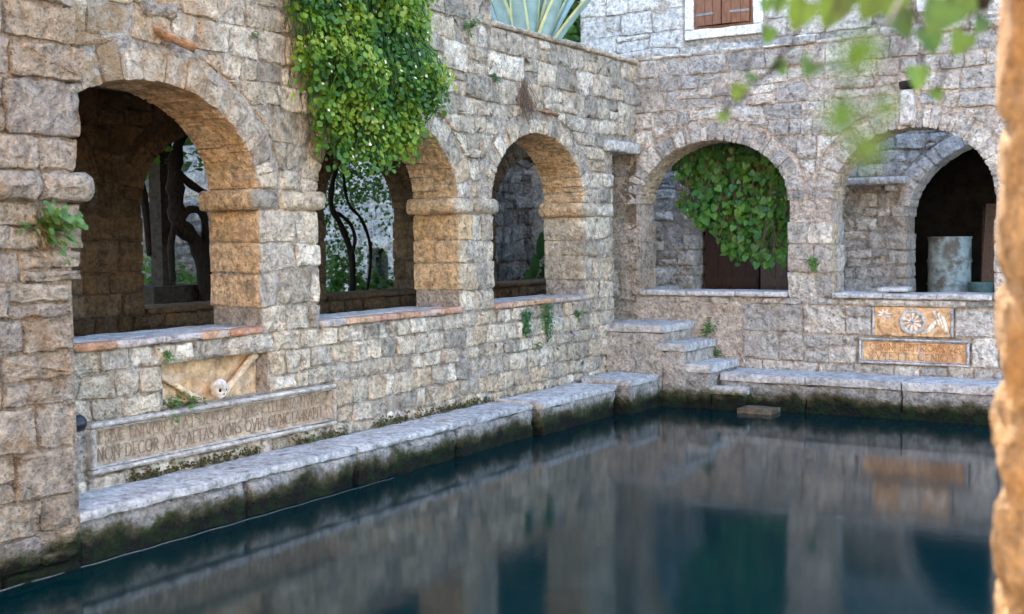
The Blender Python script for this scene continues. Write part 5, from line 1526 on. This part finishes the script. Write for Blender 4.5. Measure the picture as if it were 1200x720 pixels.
# lichen covered rubble wall behind the third arch
FC = Frame((-4.1, 0, 0), (0, 1, 0), (1, 0, 0))
rb = thing('rubble_wall', 'lichen spotted rubble wall behind the third arch', 'wall', (-4.2, 3.2, GZ))
put(wall_core('mortar_body', FC, 1.6, 6.0, 0.6, 4.0, [], 0.35, M['rubble'], None, cell=0.10, amp=0.05), rb)
for s in field(FC, 1.8, 5.4, courses(GZ, 3.7, 0.26, 0.3), [], [], wmin=0.18, wmax=0.5, gap=0.03, wob=0.06, split=0.3, face=(0.0, 0.08), amp=0.03, margin=40):
    put(mesh_obj('stone', s[0][0], s[0][1], M['rubble'], None, True, random.random()), rb)
# broad banana-like leaves in front of it
bp = thing('broad_leaf_plant', 'plant with large glossy green leaves behind the third arch', 'plant', on_x(636, 345, -3.3))
b0 = on_x(640, 350, -3.3); b0.z = GZ
for (px, py, L, wd) in ((634, 288, 0.42, 0.09), (626, 312, 0.36, 0.08), (640, 318, 0.4, 0.09), (618, 328, 0.32, 0.07), (645, 275, 0.42, 0.09), (632, 335, 0.3, 0.07)):
    tip = on_x(px, py, -3.25); d = Vector((0.15, random.uniform(-0.35, 0.1), 0.9)).normalized()
    n_ = Vector((1, -0.6, 0.3)).normalized(); b = d.cross(n_).normalized()
    vv = []; ff = []; n = 10
    for i in range(n + 1):
        t_ = i / n; w = wd * math.sin(math.pi * min(0.98, 0.06 + 0.92 * t_)) ** 0.7
        c = tip + d * (L * (t_ - 0.5)) + n_ * (-0.15 * (t_ - 0.4) ** 2)
        vv += [c - b * w + n_ * 0.02, c, c + b * w + n_ * 0.02]
    for i in range(n): ff += [(i * 3, i * 3 + 1, i * 3 + 4, i * 3 + 3), (i * 3 + 1, i * 3 + 2, i * 3 + 5, i * 3 + 4)]
    lf = mesh_obj('leaf', vv, ff, M['ivy_dark'], None, True, random.random()); put(lf, bp)
    mb = MB(); mb.tube([b0, (b0 + tip) / 2 + Vector((0.03, 0, 0.05)), tip - d * L * 0.5], [0.014, 0.01, 0.006], 6, 0.5); put(mb.build('stalk', M['weed'], None, True), bp)
# dark foliage low behind the third arch
bush('bush', 'dark low bush under the large glossy leaves behind the third arch', 'bush', on_x(628, 340, -3.5), (0.35, 0.45, 0.35), 420, 0.07, 'garden', trunk=False, base=(on_x(628, 340, -3.5).x, on_x(628, 340, -3.5).y, GZ))

# ================================================================== FOREGROUND VINE (out of focus)
vb = thing('vine_branch', 'leafy green vine branch hanging across the view from the golden pillar', 'vine', PC + Vector((0, 0, 3.3)))
LV = [  # px, py, diameter px, depth m, kind
 (938, 18, 40, 1.75), (976, 14, 44, 1.7), (915, 80, 22, 1.9), (866, 110, 24, 1.85), (900, 42, 22, 1.9), (1075, 92, 30, 1.7), (1098, 112, 18, 1.8), (1090, 50, 34, 1.65),
 (1125, 52, 32, 1.7), (1100, 22, 50, 1.55), (1122, 12, 40, 1.6), (1020, 8, 40, 1.5), (1045, 2, 44, 1.6), (1058, 30, 38, 1.6), (990, -4, 44, 1.7), (912, 6, 22, 1.9), (1148, 30, 26, 1.8), (898, 8, 18, 1.9),
 (1000, 70, 60, 0.504), (985, 140, 46, 0.504), (1015, 178, 46, 0.504), (1035, 130, 34, 0.552), (975, 75, 34, 0.608), (948, 80, 30, 1.35), (848, 138, 18, 1.5), (880, 92, 18, 1.7)]
fwv = RM @ Vector((0, 0, -1)); upv = RM @ Vector((0, 1, 0)); rtv = RM @ Vector((1, 0, 0))
brk = MB()
anchor = at_depth(1160, -40, 1.9)
S, Fc = leaf_shape('heart')
for (px, py, dpx, d) in LV:
    p = at_depth(px, py, d); s = dpx / FPX * d * 1.0
    n = (-fwv + rv(0.38)).normalized(); t_ = (-upv + rtv * random.uniform(-0.8, 0.6)); t_ = (t_ - n * t_.dot(n)).normalized(); b = t_.cross(n)
    vv = [p + b * (x * s) + t_ * ((y - 0.5) * s) + n * (z * s) for (x, y, z) in S]
    o = mesh_obj('leaf', vv, Fc, M['vine'], None, True, random.random()); put(o, vb)
    top = p - t_ * 0.5 * s
    brk = MB(); brk.tube([top, top + upv * 0.03 + rtv * 0.01, top + upv * 0.07 + rtv * 0.03], 0.0012, 5, 0.5, False)
    pe = brk.build('petiole', M['bark'], None, True); pe.parent = o

for tbl in ([(1168, -30, 2.05), (1150, 2, 1.85), (1120, -14, 1.75), (1060, -10, 1.65), (1000, -25, 1.6), (940, -8, 1.75)], [(1060, -10, 1.65), (1085, 40, 1.68), (1080, 85, 1.72)], [(1150, 2, 1.85), (1130, 30, 1.75), (1100, 105, 1.8)],
            [(1060, -12, 1.6), (1040, 30, 1.15), (1010, 60, 0.98), (985, 130, 0.98), (1008, 190, 1.0)], [(940, -8, 1.75), (930, 50, 1.8), (900, 85, 1.88), (866, 105, 1.85)], [(985, 80, 1.05), (950, 72, 1.35), (915, 75, 1.85), (848, 132, 1.5)]):
    mb = MB(); big = tbl[0][0] == 1168
    P = [at_depth(*q) for q in tbl]
    mb.tube(P, [0.016, 0.014, 0.010, 0.007, 0.005, 0.003] if big else 0.0022, 7, 0.5)
    put(mb.build('branch' if big else 'tendril', M['bark'], None, True), vb)
print('objects', len(bpy.data.objects), 'left stones', nleft)
